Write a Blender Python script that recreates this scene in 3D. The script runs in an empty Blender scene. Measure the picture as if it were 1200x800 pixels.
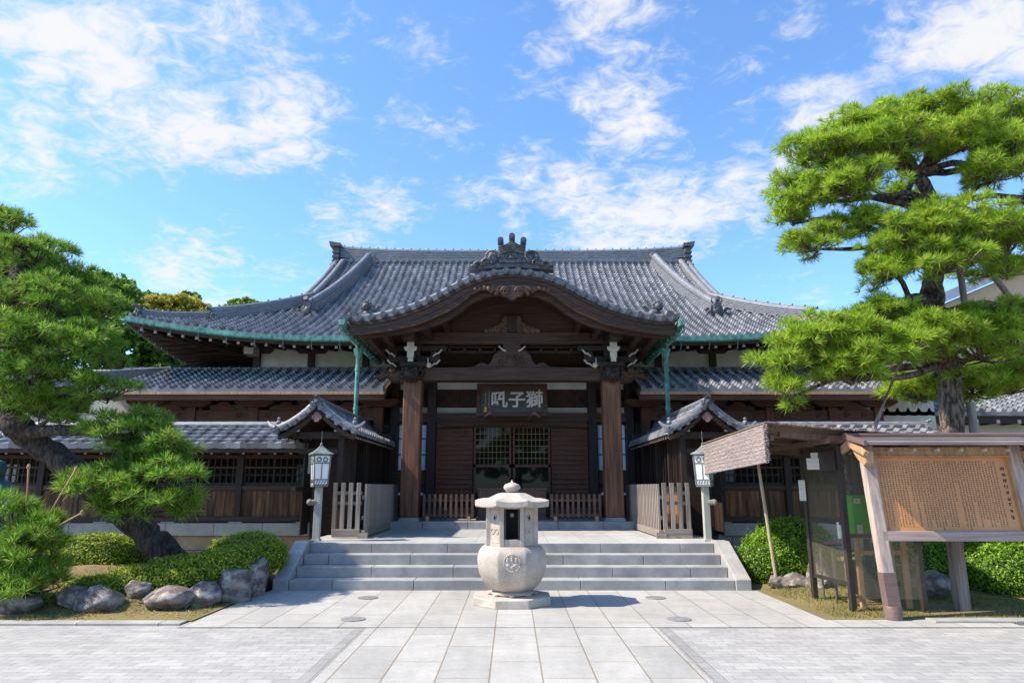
import bpy, math, random
import numpy as np
from mathutils import Vector, Matrix
R = math.radians
PI = math.pi
rng = np.random.default_rng(7)
random.seed(7)
S = bpy.context.scene
C = S.collection

# ---------------------------------------------------------------- camera, light, exposure
cam_d = bpy.data.cameras.new('camera'); cam_d.lens = 24; cam_d.sensor_width = 36
cam_d.clip_start = 0.05; cam_d.clip_end = 2000
cam = bpy.data.objects.new('camera', cam_d); C.objects.link(cam)
cam.location = (0, 0, 1.5); cam.rotation_euler = (R(102), 0, 0)
S.camera = cam
SUN_EL, SUN_AZ = 47, 9          # azimuth: degrees in front of the -x axis
sx, sy, sz = -math.cos(R(SUN_AZ))*math.cos(R(SUN_EL)), -math.sin(R(SUN_AZ))*math.cos(R(SUN_EL)), math.sin(R(SUN_EL))
sun_d = bpy.data.lights.new('sun', 'SUN'); sun_d.energy = 4.9; sun_d.angle = R(0.5); sun_d.color = (1, .90, .75)
sun = bpy.data.objects.new('sun', sun_d); C.objects.link(sun)
sun.rotation_euler = Vector((sx, sy, sz)).to_track_quat('Z', 'Y').to_euler()
S.view_settings.view_transform = 'Standard'; S.view_settings.look = 'None'
S.view_settings.exposure = 0.85; S.view_settings.gamma = 1.0; S.view_settings.use_curve_mapping = False
S.render.engine = 'CYCLES'
S.cycles.use_denoising = True
S.cycles.max_bounces = 8; S.cycles.transparent_max_bounces = 12

world = bpy.data.worlds.new('World'); S.world = world; world.use_nodes = True
def build_world():
    nt = world.node_tree; N = nt.nodes; L = nt.links; N.clear()
    out = N.new('ShaderNodeOutputWorld'); bg = N.new('ShaderNodeBackground'); bg.inputs[1].default_value = 0.14
    sky = N.new('ShaderNodeTexSky'); sky.sky_type = 'NISHITA'; sky.sun_disc = False
    sky.sun_elevation = R(SUN_EL); sky.sun_rotation = math.atan2(sx, sy)
    sky.air_density = 1.0; sky.dust_density = 0.6; sky.ozone_density = 2.2
    tc = N.new('ShaderNodeTexCoord')
    nrm = N.new('ShaderNodeVectorMath'); nrm.operation = 'NORMALIZE'; L.new(tc.outputs['Generated'], nrm.inputs[0])
    sep = N.new('ShaderNodeSeparateXYZ'); L.new(nrm.outputs[0], sep.inputs[0])
    def math_(op, a, b=None, cl=False):
        n = N.new('ShaderNodeMath'); n.operation = op; n.use_clamp = cl
        for i, v in enumerate((a, b)):
            if v is None: continue
            if isinstance(v, (int, float)): n.inputs[i].default_value = v
            else: L.new(v, n.inputs[i])
        return n.outputs[0]
    zz = math_('ADD', math_('MAXIMUM', sep.outputs[2], 0.0), 0.22)
    comb = N.new('ShaderNodeCombineXYZ')
    L.new(math_('DIVIDE', sep.outputs[0], zz), comb.inputs[0]); L.new(math_('DIVIDE', sep.outputs[1], zz), comb.inputs[1])
    rot = N.new('ShaderNodeMapping'); rot.inputs['Rotation'].default_value = (0, 0, R(32)); rot.inputs['Scale'].default_value = (.95, 1.15, 1)
    L.new(comb.outputs[0], rot.inputs[0])
    def noise(scale, det, rough, dist=0.0):
        n = N.new('ShaderNodeTexNoise'); n.noise_dimensions = '3D'
        n.inputs['Scale'].default_value = scale; n.inputs['Detail'].default_value = det
        n.inputs['Roughness'].default_value = rough; n.inputs['Distortion'].default_value = dist
        L.new(rot.outputs[0], n.inputs['Vector']); return n.outputs['Fac']
    big = noise(3.6, 9, .62, .35); fine = noise(17, 8, .68, .7)
    # where the banks of cloud stand: directions in the sky with a half width and a weight
    banks = [(-.528,.696,.488,.10,1), (-.456,.718,.526,.10,1), (-.483,.743,.463,.10,.9), (-.557,.729,.399,.07,1), (-.60,.68,.42,.07,1),
        (-.324,.763,.559,.08,.8), (-.304,.814,.495,.09,.95), (-.399,.778,.485,.09,.95), (-.18,.899,.40,.06,.75), (-.239,.901,.363,.06,.6),
        (.024,.898,.439,.05,.75), (.08,.90,.41,.06,1), (.122,.916,.382,.07,1), (.164,.854,.493,.07,1.1),(.12,.84,.52,.05,.8),(-.62,.70,.36,.07,1),(-.5,.76,.41,.07,.8), (.20,.90,.39,.08,1.1), (.238,.887,.395,.07,1), (.302,.866,.398,.06,.9),
        (.046,.827,.56,.06,.55), (.203,.802,.562,.07,.6), (.31,.796,.52,.07,.55), (.531,.683,.501,.09,1.1), (.391,.787,.478,.06,.85), (.485,.721,.494,.07,.9), (.58,.66,.47,.09,1.1),
        (-.071,.869,.489,.04,.5), (0,.93,.35,.06,.6), (-.14,.86,.50,.06,.6),(-.12,.80,.58,.06,.55),(-.42,.86,.28,.08,.55),(-.28,.91,.28,.06,.6),(-.03,.93,.40,.05,.7),(.36,.84,.42,.05,.6),(.42,.83,.44,.06,.8),(.12,.79,.60,.06,.6), (.40,.85,.34,.06,.5)]
    acc = None
    for (x, y, z, w, k) in banks:
        d = N.new('ShaderNodeVectorMath'); d.operation = 'DISTANCE'; L.new(nrm.outputs[0], d.inputs[0])
        l = math.sqrt(x*x+y*y+z*z); d.inputs[1].default_value = (x/l, y/l, z/l)
        m = N.new('ShaderNodeMapRange'); m.interpolation_type = 'SMOOTHSTEP'
        m.inputs['From Min'].default_value = w*1.75; m.inputs['From Max'].default_value = 0
        m.inputs['To Min'].default_value = 0; m.inputs['To Max'].default_value = k
        L.new(d.outputs['Value'], m.inputs['Value'])
        acc = m.outputs[0] if acc is None else math_('MAXIMUM', acc, m.outputs[0])
    dens = math_('ADD', math_('MULTIPLY', big, 1.25), math_('ADD', math_('MULTIPLY', acc, .41), math_('MULTIPLY', fine, .95)))
    cl = N.new('ShaderNodeMapRange'); cl.interpolation_type = 'SMOOTHSTEP'
    cl.inputs['From Min'].default_value = 1.19; cl.inputs['From Max'].default_value = 1.66
    L.new(dens, cl.inputs['Value'])
    col = N.new('ShaderNodeMixRGB'); col.blend_type = 'MIX'
    hs = N.new('ShaderNodeMixRGB'); hs.blend_type = 'MULTIPLY'; hs.inputs[0].default_value = 1; hs.inputs[2].default_value = (.82, 1.07, 1.28, 1)
    L.new(sky.outputs[0], hs.inputs[1])
    L.new(math_('MULTIPLY', cl.outputs[0], .96), col.inputs[0]); L.new(hs.outputs[0], col.inputs[1]); col.inputs[2].default_value = (3.8, 3.78, 3.8, 1)
    L.new(col.outputs[0], bg.inputs[0]); L.new(bg.outputs[0], out.inputs[0])
build_world()

# ---------------------------------------------------------------- materials
def mat(name, c1, c2=None, rough=.7, scale=6, stretch=(1,1,1), bump=.15, detail=6, metal=0, spec=.4, speck=None, big=.25, lo=.35, hi=.65, island=0, coat=0, bdist=.02):
    m = bpy.data.materials.new(name); m.use_nodes = True
    nt = m.node_tree; N = nt.nodes; L = nt.links
    b = N['Principled BSDF']; c2 = c2 or tuple(x*.7 for x in c1)
    b.inputs['Roughness'].default_value = rough; b.inputs['Metallic'].default_value = metal
    b.inputs['Specular IOR Level'].default_value = spec; b.inputs['Coat Weight'].default_value = coat
    tc = N.new('ShaderNodeTexCoord'); mp = N.new('ShaderNodeMapping'); mp.inputs['Scale'].default_value = stretch
    L.new(tc.outputs['Object'], mp.inputs[0])
    n = N.new('ShaderNodeTexNoise'); n.inputs['Scale'].default_value = scale; n.inputs['Detail'].default_value = detail; n.inputs['Roughness'].default_value = .62
    L.new(mp.outputs[0], n.inputs['Vector'])
    r = N.new('ShaderNodeValToRGB'); r.color_ramp.elements[0].position = lo; r.color_ramp.elements[1].position = hi
    r.color_ramp.elements[0].color = (*c2, 1); r.color_ramp.elements[1].color = (*c1, 1)
    L.new(n.outputs['Fac'], r.inputs[0]); col = r.outputs[0]
    def mul(col, fac_out, lo_, hi_):
        mr = N.new('ShaderNodeMapRange'); mr.inputs['To Min'].default_value = lo_; mr.inputs['To Max'].default_value = hi_
        L.new(fac_out, mr.inputs['Value'])
        x = N.new('ShaderNodeMixRGB'); x.blend_type = 'MULTIPLY'; x.inputs[0].default_value = 1
        L.new(col, x.inputs[1]); L.new(mr.outputs[0], x.inputs[2]); return x.outputs[0]
    if big:
        n2 = N.new('ShaderNodeTexNoise'); n2.inputs['Scale'].default_value = 1.3; n2.inputs['Detail'].default_value = 5
        L.new(tc.outputs['Object'], n2.inputs['Vector']); col = mul(col, n2.outputs['Fac'], 1-big*1.6, 1+big*1.2)
    if speck:
        v = N.new('ShaderNodeTexNoise'); v.inputs['Scale'].default_value = speck[0]; v.inputs['Detail'].default_value = 2
        L.new(tc.outputs['Object'], v.inputs['Vector']); col = mul(col, v.outputs['Fac'], 1-speck[1], 1+speck[1])
    if island:
        g = N.new('ShaderNodeNewGeometry'); col = mul(col, g.outputs['Random Per Island'], 1-island, 1+island)
        g2 = N.new('ShaderNodeObjectInfo'); col = mul(col, g2.outputs['Random'], 1-island, 1+island)
    L.new(col, b.inputs['Base Color'])
    if bump:
        bp = N.new('ShaderNodeBump'); bp.inputs['Strength'].default_value = bump; bp.inputs['Distance'].default_value = bdist
        L.new(n.outputs['Fac'], bp.inputs['Height']); L.new(bp.outputs[0], b.inputs['Normal'])
    m['_c'] = 1
    return m

def foliage_mat(name, ca, cb, cc, transl=.35, rough=.5, dead=False):
    m = bpy.data.materials.new(name); m.use_nodes = True
    nt = m.node_tree; N = nt.nodes; L = nt.links; b = N['Principled BSDF']; out = N['Material Output']
    g = N.new('ShaderNodeNewGeometry'); r = N.new('ShaderNodeValToRGB')
    e = r.color_ramp.elements; e[0].color = (*ca, 1); e[1].color = (*cc, 1); e[0].position = 0; e[1].position = 1
    k = e.new(.55); k.color = (*cb, 1)
    if dead:
        d0 = e.new(.955); d0.color = (*cc, 1); d1 = e.new(.962); d1.color = (.36,.22,.08,1); e[-1].color = (.30,.17,.06,1)
    L.new(g.outputs['Random Per Island'], r.inputs[0])
    tc = N.new('ShaderNodeTexCoord'); n = N.new('ShaderNodeTexNoise'); n.inputs['Scale'].default_value = 1.7; n.inputs['Detail'].default_value = 3
    L.new(tc.outputs['Object'], n.inputs['Vector'])
    mr = N.new('ShaderNodeMapRange'); mr.inputs['To Min'].default_value = .6; mr.inputs['To Max'].default_value = 1.4; L.new(n.outputs['Fac'], mr.inputs['Value'])
    x = N.new('ShaderNodeMixRGB'); x.blend_type = 'MULTIPLY'; x.inputs[0].default_value = 1
    L.new(r.outputs[0], x.inputs[1]); L.new(mr.outputs[0], x.inputs[2])
    b.inputs['Roughness'].default_value = rough; b.inputs['Specular IOR Level'].default_value = .3
    L.new(x.outputs[0], b.inputs['Base Color'])
    t = N.new('ShaderNodeBsdfTranslucent'); L.new(x.outputs[0], t.inputs[0])
    ms = N.new('ShaderNodeMixShader'); ms.inputs[0].default_value = transl
    L.new(b.outputs[0], ms.inputs[1]); L.new(t.outputs[0], ms.inputs[2]); L.new(ms.outputs[0], out.inputs[0])
    return m

def tile_mat(name, base=(.185,.188,.205)):
    m = bpy.data.materials.new(name); m.use_nodes = True
    nt = m.node_tree; N = nt.nodes; L = nt.links; b = N['Principled BSDF']
    uv = N.new('ShaderNodeUVMap'); fl = N.new('ShaderNodeVectorMath'); fl.operation = 'FLOOR'; L.new(uv.outputs[0], fl.inputs[0])
    wn = N.new('ShaderNodeTexWhiteNoise'); wn.noise_dimensions = '3D'; L.new(fl.outputs[0], wn.inputs['Vector'])
    r = N.new('ShaderNodeValToRGB'); e = r.color_ramp.elements
    e[0].color = (*[x*.62 for x in base], 1); e[1].color = (*[x*1.3 for x in base], 1); L.new(wn.outputs['Value'], r.inputs[0])
    tc = N.new('ShaderNodeTexCoord'); mp = N.new('ShaderNodeMapping'); mp.inputs['Scale'].default_value = (2.2,.5,.5); L.new(tc.outputs['Object'], mp.inputs[0])
    n = N.new('ShaderNodeTexNoise'); n.inputs['Scale'].default_value = 1.1; n.inputs['Detail'].default_value = 10; n.inputs['Roughness'].default_value = .72
    L.new(mp.outputs[0], n.inputs['Vector'])
    mr = N.new('ShaderNodeMapRange'); mr.inputs['From Min'].default_value = .3; mr.inputs['From Max'].default_value = .7; mr.inputs['To Min'].default_value = .62; mr.inputs['To Max'].default_value = 1.4; L.new(n.outputs['Fac'], mr.inputs['Value'])
    x = N.new('ShaderNodeMixRGB'); x.blend_type = 'MULTIPLY'; x.inputs[0].default_value = 1
    L.new(r.outputs[0], x.inputs[1]); L.new(mr.outputs[0], x.inputs[2]); L.new(x.outputs[0], b.inputs['Base Color'])
    b.inputs['Roughness'].default_value = .55; b.inputs['Specular IOR Level'].default_value = .3
    return m

def slab_mat(name, bw, rh, rotz, c1, c2, mortar, msize, off=.5, rough=.75, offset=(0,0,0)):
    m = bpy.data.materials.new(name); m.use_nodes = True
    nt = m.node_tree; N = nt.nodes; L = nt.links; b = N['Principled BSDF']
    tc = N.new('ShaderNodeTexCoord'); mp = N.new('ShaderNodeMapping'); mp.inputs['Rotation'].default_value = (0,0,rotz); mp.inputs['Location'].default_value = offset
    L.new(tc.outputs['Object'], mp.inputs[0])
    br = N.new('ShaderNodeTexBrick'); br.offset = off; br.inputs['Scale'].default_value = 1
    br.inputs['Brick Width'].default_value = bw; br.inputs['Row Height'].default_value = rh
    br.inputs['Mortar Size'].default_value = msize; br.inputs['Mortar Smooth'].default_value = .3; br.inputs['Bias'].default_value = 0
    br.inputs['Color1'].default_value = (*c1, 1); br.inputs['Color2'].default_value = (*c2, 1); br.inputs['Mortar'].default_value = (*mortar, 1)
    L.new(mp.outputs[0], br.inputs['Vector'])
    col = br.outputs['Color']
    for sc, lo, hi, det in ((.55, .86, 1.12, 4), (2.3, .84, 1.12, 8), (9, .9, 1.1, 6), (120, .80, 1.2, 2)):
        n = N.new('ShaderNodeTexNoise'); n.inputs['Scale'].default_value = sc; n.inputs['Detail'].default_value = det; n.inputs['Roughness'].default_value = .65
        L.new(tc.outputs['Object'], n.inputs['Vector'])
        mr = N.new('ShaderNodeMapRange'); mr.inputs['From Min'].default_value = .25; mr.inputs['From Max'].default_value = .75
        mr.inputs['To Min'].default_value = lo; mr.inputs['To Max'].default_value = hi; L.new(n.outputs['Fac'], mr.inputs['Value'])
        x = N.new('ShaderNodeMixRGB'); x.blend_type = 'MULTIPLY'; x.inputs[0].default_value = 1
        L.new(col, x.inputs[1]); L.new(mr.outputs[0], x.inputs[2]); col = x.outputs[0]
    L.new(col, b.inputs['Base Color'])
    bp = N.new('ShaderNodeBump'); bp.inputs['Strength'].default_value = .5; bp.inputs['Distance'].default_value = .006; bp.invert = True
    L.new(br.outputs['Fac'], bp.inputs['Height']); L.new(bp.outputs[0], b.inputs['Normal'])
    b.inputs['Roughness'].default_value = rough; b.inputs['Specular IOR Level'].default_value = .35
    return m

def plain(name, c, rough=.6, metal=0, spec=.5):
    m = bpy.data.materials.new(name); m.use_nodes = True; b = m.node_tree.nodes['Principled BSDF']
    b.inputs['Base Color'].default_value = (*c, 1); b.inputs['Roughness'].default_value = rough; b.inputs['Metallic'].default_value = metal
    b.inputs['Specular IOR Level'].default_value = spec
    return m

VG, HG, DG = (14,14,.7), (.7,14,14), (14,.7,14)
M = dict(
 tile=tile_mat('roof_tile'),
 ridge=mat('ridge_tile', (.23,.235,.26), (.10,.105,.12), .5, 7, (1,1,6), .3, spec=.5),
 orna=mat('ornament_tile', (.12,.123,.135), (.05,.052,.057), .55, 14, bump=.4),
 wd=mat('dark_wood', (.040,.023,.016), (.016,.010,.008), .65, 2, VG, .3),
 wdh=mat('dark_wood_beam', (.090,.043,.025), (.028,.014,.009), .62, 2, HG, .3),
 wdd=mat('dark_wood_deep', (.060,.031,.020), (.020,.012,.009), .7, 2, DG, .25),
 wr=mat('red_wood', (.17,.062,.032), (.07,.026,.015), .6, 2, VG, .3),
 wrh=mat('red_wood_beam', (.155,.058,.030), (.065,.026,.015), .6, 2, HG, .3),
 pil=mat('pillar_wood', (.26,.11,.05), (.07,.03,.017), .6, 2.2, (9,9,.5), .5, hi=.7),
 board=mat('weathered_boards', (.32,.15,.065), (.03,.016,.010), .7, 2.5, (7,7,.55), .4, island=.35, hi=.72),
 grey=mat('grey_wood', (.36,.31,.27), (.17,.14,.12), .8, 2, VG, .45, island=.2),
 greyh=mat('grey_wood_rail', (.33,.28,.24), (.15,.12,.10), .8, 2, HG, .4),
 brown=mat('brown_wood', (.16,.09,.06), (.08,.045,.03), .7, 2, VG, .3, island=.15),
 tan=mat('tan_wood', (.52,.33,.19), (.33,.19,.10), .6, 2, VG, .35),
 plas=mat('plaster', (.60,.585,.51), (.50,.48,.41), .9, 3, bump=.05, big=.12),
 white=mat('white_paint', (.52,.48,.40), (.36,.33,.28), .8, 9, bump=.05, big=.1),
 cop=mat('copper_patina', (.13,.36,.29), (.03,.11,.09), .65, 7, (1.6,1.6,.8), .2, detail=10, lo=.34, hi=.62, big=.35),
 gran=mat('granite', (.38,.365,.34), (.29,.28,.27), .7, 5, bump=.1, speck=(100,.3), big=.22),
 stepm=mat('step_granite', (.34,.335,.325), (.245,.243,.24), .7, 4, bump=.12, speck=(90,.35), big=.28),
 lant=mat('lantern_granite', (.49,.425,.365), (.38,.325,.28), .8, 7, bump=.15, speck=(80,.42), big=.22),
 tanst=mat('tan_stone', (.40,.29,.18), (.27,.19,.12), .85, 4, bump=.3, big=.25),
 rock=mat('garden_rock', (.34,.305,.28), (.12,.092,.085), .85, 7, (1,1,1.6), bump=1.2, detail=13, big=.5, speck=(60,.4), lo=.42, hi=.64),
 soil=mat('moss_soil', (.17,.16,.045), (.19,.125,.065), .95, 3.5, bump=.6, detail=10, speck=(60,.4)),
 bark=mat('pine_bark', (.25,.185,.145), (.05,.036,.03), .95, 13, (1.5,1.5,.5), 1.0, detail=12, lo=.42, hi=.6, bdist=.09),
 barkd=mat('dark_bark', (.11,.082,.068), (.03,.023,.02), .95, 13, (1.5,1.5,.5), 1.0, detail=12, lo=.42, hi=.6, bdist=.08),
 glass=plain('unlit_room_glass', (.008,.010,.009), .03, 0, .25),  # opaque near-black: the dark of unlit rooms is put into the colour
 black=plain('hollow_shade_black', (.012,.012,.012), .8),  # shade inside the lantern's hollows, put into the colour
 lattice=mat('gold_lattice', (.42,.26,.09), (.25,.15,.06), .6, 4, bump=.1),
 shoji=plain('white_paper_screen', (.60,.72,.85), .55),
 gold=mat('gold_leaf', (.75,.45,.06), (.6,.32,.04), .45, 12, bump=.05),
 silver=mat('pale_lettering', (.62,.60,.57), (.5,.48,.45), .6, 12, bump=.05),
 plaq=mat('plaque_wood', (.085,.066,.052), (.05,.038,.03), .6, 2, HG, .25),
 pink=mat('faded_red_metal', (.22,.10,.11), (.15,.07,.08), .6, 6),
 bronze=mat('bronze_patina', (.04,.12,.115), (.015,.05,.052), .5, 4, bump=.2, metal=.3),
 lampm=mat('lamp_metal', (.23,.25,.23), (.11,.13,.12), .5, 8, bump=.08),
 lpost=mat('lamp_post_paint', (.44,.44,.38), (.32,.33,.29), .6, 4, VG, .1),
 lglass=plain('frosted_lamp_glass', (.80,.80,.78), .4),
 dmetal=mat('dark_metal', (.045,.036,.032), (.025,.02,.018), .45, 9, bump=.05),
 steel=mat('steel_tube', (.22,.20,.19), (.12,.11,.1), .4, 9, metal=.6, bump=.05),
 reed=mat('reed_mat', (.36,.29,.27), (.14,.11,.10), .85, 4, (4,2.2,22), .9, lo=.36, hi=.62, big=.15),
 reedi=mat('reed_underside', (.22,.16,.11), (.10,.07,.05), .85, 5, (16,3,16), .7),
 bam=mat('bamboo', (.45,.38,.25), (.32,.26,.16), .5, 3, VG, .1),
 green=mat('green_paint', (.055,.50,.03), (.04,.42,.025), .4, 5, bump=.02, big=.08),
 paper=mat('paper', (.74,.73,.68), (.66,.65,.6), .8, 9, bump=.02, big=.05),
 ink=plain('ink', (.05,.035,.03), .8),
 panel=mat('varnished_panel', (.62,.27,.075), (.50,.20,.05), .3, 1.2, (1,1,1), .0, coat=.4, big=.12),
 maroon=mat('maroon_copper', (.20,.125,.105), (.12,.075,.065), .5, 5, HG, .1),
 rmetal=mat('roof_sheet', (.27,.22,.205), (.15,.12,.115), .5, 3, (.6,10,10), .15),
 beige=mat('beige_wall', (.62,.47,.33), (.55,.41,.29), .9, 3, bump=.03, big=.08),
 iron=mat('cast_iron', (.27,.265,.26), (.18,.178,.175), .6, 30, bump=.3),
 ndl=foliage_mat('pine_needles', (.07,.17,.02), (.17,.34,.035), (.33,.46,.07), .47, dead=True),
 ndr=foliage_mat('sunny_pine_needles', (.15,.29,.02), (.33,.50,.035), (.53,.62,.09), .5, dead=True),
 azl=foliage_mat('azalea_leaves', (.11,.18,.014), (.27,.36,.022), (.46,.50,.05), .35, dead=True),
 hdg=foliage_mat('hedge_leaves', (.06,.15,.01), (.17,.34,.018), (.33,.46,.035), .32),
 tre=foliage_mat('evergreen_leaves', (.05,.12,.016), (.13,.26,.025), (.28,.38,.045), .4),
 yel=foliage_mat('yellow_leaves', (.3,.3,.05), (.52,.46,.07), (.62,.5,.10), .4),
 lime=foliage_mat('lime_leaves', (.09,.17,.015), (.2,.32,.02), (.34,.42,.04), .35),
)
M['leafcore'] = mat('shaded_shrub_core', (.05,.085,.014), (.03,.05,.012), .9, 18, bump=.6)  # darker leaf green: shade between the inner leaves is painted in

def smoked(nm,k):
    m = bpy.data.materials.new(nm); m.use_nodes = True; N = m.node_tree.nodes; L = m.node_tree.links
    t = N.new('ShaderNodeBsdfTransparent'); t.inputs[0].default_value = (.84,.81,.70,1)
    b = N['Principled BSDF']; b.inputs['Base Color'].default_value = (.42,.38,.28,1); b.inputs['Roughness'].default_value = .15
    ms = N.new('ShaderNodeMixShader'); ms.inputs[0].default_value = k
    L.new(t.outputs[0], ms.inputs[1]); L.new(b.outputs[0], ms.inputs[2]); L.new(ms.outputs[0], N['Material Output'].inputs[0])
    return m
M['smoke'] = smoked('smoky_clear_sheet',.17); M['clear'] = smoked('scratched_clear_sheet',.13)

# ---------------------------------------------------------------- object helpers
ORG = {}
def thing(name, label, cat, loc=(0,0,0), group=None, rotz=0):
    o = bpy.data.objects.new(name, None); C.objects.link(o); o.location = loc; o.rotation_euler = (0,0,rotz)
    o.empty_display_size = .2
    o['label'] = label; o['category'] = cat
    if group: o['group'] = group
    ORG[o] = Vector(loc); return o
def tag(o, label, cat, group=None):
    o['label'] = label; o['category'] = cat
    if group: o['group'] = group
    return o
def struct(o): o['kind'] = 'structure'; return o

def link_mesh(name, me, m, parent=None, smooth=None):
    me.materials.append(M[m] if isinstance(m, str) else m)
    if smooth is not None:
        me.polygons.foreach_set('use_smooth', [True]*len(me.polygons)); me.set_sharp_from_angle(angle=R(smooth))
    o = bpy.data.objects.new(name, me); C.objects.link(o)
    if parent is not None: o.parent = parent; ORG[o] = ORG[parent]
    return o

class MB:
    def __init__(s): s.v = []; s.f = []; s.cuts = []
    def cut(s): s.cuts.append((len(s.v), len(s.f))); return s
    def build_each(s, name, m, parent=None, smooth=None, bevel=0):   # every piece begun with cut() becomes an object of its own
        ends = s.cuts[1:]+[(len(s.v), len(s.f))]
        for (v0,f0),(v1,f1) in zip(s.cuts, ends):
            p = MB(); p.v = s.v[v0:v1]; p.f = [tuple(i-v0 for i in f) for f in s.f[f0:f1]]; p.build(name, m, parent, smooth, bevel)
    def add(s, vs, fs):
        n = len(s.v); s.v += [tuple(v) for v in vs]; s.f += [tuple(i+n for i in f) for f in fs]; return s
    def box(s, x0, x1, y0, y1, z0, z1):
        return s.add([(x,y,z) for z in (z0,z1) for y in (y0,y1) for x in (x0,x1)],
                     [(0,2,3,1),(4,5,7,6),(0,1,5,4),(2,6,7,3),(0,4,6,2),(1,3,7,5)])
    def cbox(s, c, size, rot=None):
        hx,hy,hz = [q/2 for q in size]; m = rot if rot is not None else Matrix.Identity(3)
        vs = [Vector(c)+m@Vector((x,y,z)) for z in (-hz,hz) for y in (-hy,hy) for x in (-hx,hx)]
        return s.add(vs, [(0,2,3,1),(4,5,7,6),(0,1,5,4),(2,6,7,3),(0,4,6,2),(1,3,7,5)])
    def beam(s, a, b, w, h):            # square bar from a to b
        a = Vector(a); b = Vector(b); t = (b-a); q = t.to_track_quat('Y','Z').to_matrix()
        return s.cbox((a+b)/2, (w, t.length, h), q)
    def prism(s, poly, axis, a0, a1):   # poly of 2D points; axis 'x' (y,z) 'y' (x,z) 'z' (x,y)
        def P(p, a): return {'x':(a,p[0],p[1]),'y':(p[0],a,p[1]),'z':(p[0],p[1],a)}[axis]
        n = len(poly); vs = [P(p,a0) for p in poly]+[P(p,a1) for p in poly]
        fs = [tuple(range(n)), tuple(range(2*n-1,n-1,-1))]+[(i,(i+1)%n,n+(i+1)%n,n+i) for i in range(n)]
        return s.add(vs, fs)
    def tube(s, pts, r, n=8, caps=True):
        pts = [Vector(p) for p in pts]; k = len(pts); rs = r if isinstance(r,(list,tuple)) else [r]*k
        vs = []; ref = Vector((0,0,1))
        for i,p in enumerate(pts):
            t = (pts[min(i+1,k-1)]-pts[max(i-1,0)]).normalized()
            a = t.cross(ref)
            if a.length < .2: a = t.cross(Vector((1,0,0)))
            a.normalize(); b = a.cross(t)
            vs += [p+(a*math.cos(2*PI*j/n)+b*math.sin(2*PI*j/n))*rs[i] for j in range(n)]
        fs = [(i*n+j, i*n+(j+1)%n, (i+1)*n+(j+1)%n, (i+1)*n+j) for i in range(k-1) for j in range(n)]
        if caps: fs += [tuple(range(n-1,-1,-1)), tuple(range((k-1)*n,k*n))]
        return s.add(vs, fs)
    def lathe(s, prof, n, c=(0,0,0), rot=0, sx=1, sy=1):
        vs = [(c[0]+r*sx*math.cos(2*PI*j/n+rot), c[1]+r*sy*math.sin(2*PI*j/n+rot), c[2]+z) for r,z in prof for j in range(n)]
        k = len(prof)
        fs = [(i*n+j, i*n+(j+1)%n, (i+1)*n+(j+1)%n, (i+1)*n+j) for i in range(k-1) for j in range(n)]
        fs += [tuple(range(n-1,-1,-1)), tuple(range((k-1)*n,k*n))]
        return s.add(vs, fs)
    def disc(s, c, r, axis='y', depth=.04, n=14):
        poly = {'y':lambda t:(c[0]+r*math.cos(t), c[2]+r*math.sin(t)), 'x':lambda t:(c[1]+r*math.cos(t), c[2]+r*math.sin(t)), 'z':lambda t:(c[0]+r*math.cos(t), c[1]+r*math.sin(t))}[axis]
        a = {'x':c[0],'y':c[1],'z':c[2]}[axis]
        return s.prism([poly(2*PI*j/n) for j in range(n)], axis, a-depth/2, a+depth/2)
    def ball(s, c, r, n=10, m=7, sc=(1,1,1)):
        vs = []; 
        for i in range(m+1):
            th = PI*i/m
            for j in range(n): vs.append((c[0]+r*sc[0]*math.sin(th)*math.cos(2*PI*j/n), c[1]+r*sc[1]*math.sin(th)*math.sin(2*PI*j/n), c[2]+r*sc[2]*math.cos(th)))
        return s.add(vs, [(i*n+j,(i+1)*n+j,(i+1)*n+(j+1)%n,i*n+(j+1)%n) for i in range(m) for j in range(n)])
    def sweep(s, path, prof):           # closed profile (lateral, up) along a path
        path = [Vector(p) for p in path]; k = len(path); n = len(prof); vs = []
        for i,p in enumerate(path):
            t = (path[min(i+1,k-1)]-path[max(i-1,0)]).normalized(); a = t.cross(Vector((0,0,1))).normalized(); b = a.cross(t)
            vs += [p+a*w+b*h for w,h in prof]
        fs = [(i*n+j, i*n+(j+1)%n, (i+1)*n+(j+1)%n, (i+1)*n+j) for i in range(k-1) for j in range(n)]
        fs += [tuple(range(n-1,-1,-1)), tuple(range((k-1)*n,k*n))]
        return s.add(vs, fs)
    def strip(s, xs, top, bot, y0, y1):  # solid between two curves z(x), thick in y
        k = len(xs); vs = []
        for x,t,b in zip(xs,top,bot): vs += [(x,y0,b),(x,y0,t),(x,y1,t),(x,y1,b)]
        fs = [(i*4+j, i*4+(j+1)%4, (i+1)*4+(j+1)%4, (i+1)*4+j) for i in range(k-1) for j in range(4)]
        fs += [(3,2,1,0), tuple(range((k-1)*4,k*4))]
        return s.add(vs, fs)
    def build(s, name, m, parent=None, smooth=None, bevel=0):
        o0 = ORG.get(parent, Vector((0,0,0))) if parent is not None else Vector((0,0,0))
        me = bpy.data.meshes.new(name); me.from_pydata([(v[0]-o0.x, v[1]-o0.y, v[2]-o0.z) for v in s.v], [], s.f)
        import bmesh
        bm = bmesh.new(); bm.from_mesh(me); bmesh.ops.recalc_face_normals(bm, faces=bm.faces); bm.to_mesh(me); bm.free()
        me.update()
        o = link_mesh(name, me, m, parent, smooth)
        if bevel:
            b = o.modifiers.new('bevel','BEVEL'); b.width = bevel; b.segments = 2; b.limit_method = 'ANGLE'; b.angle_limit = R(40); b.harden_normals = False
        return o

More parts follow.
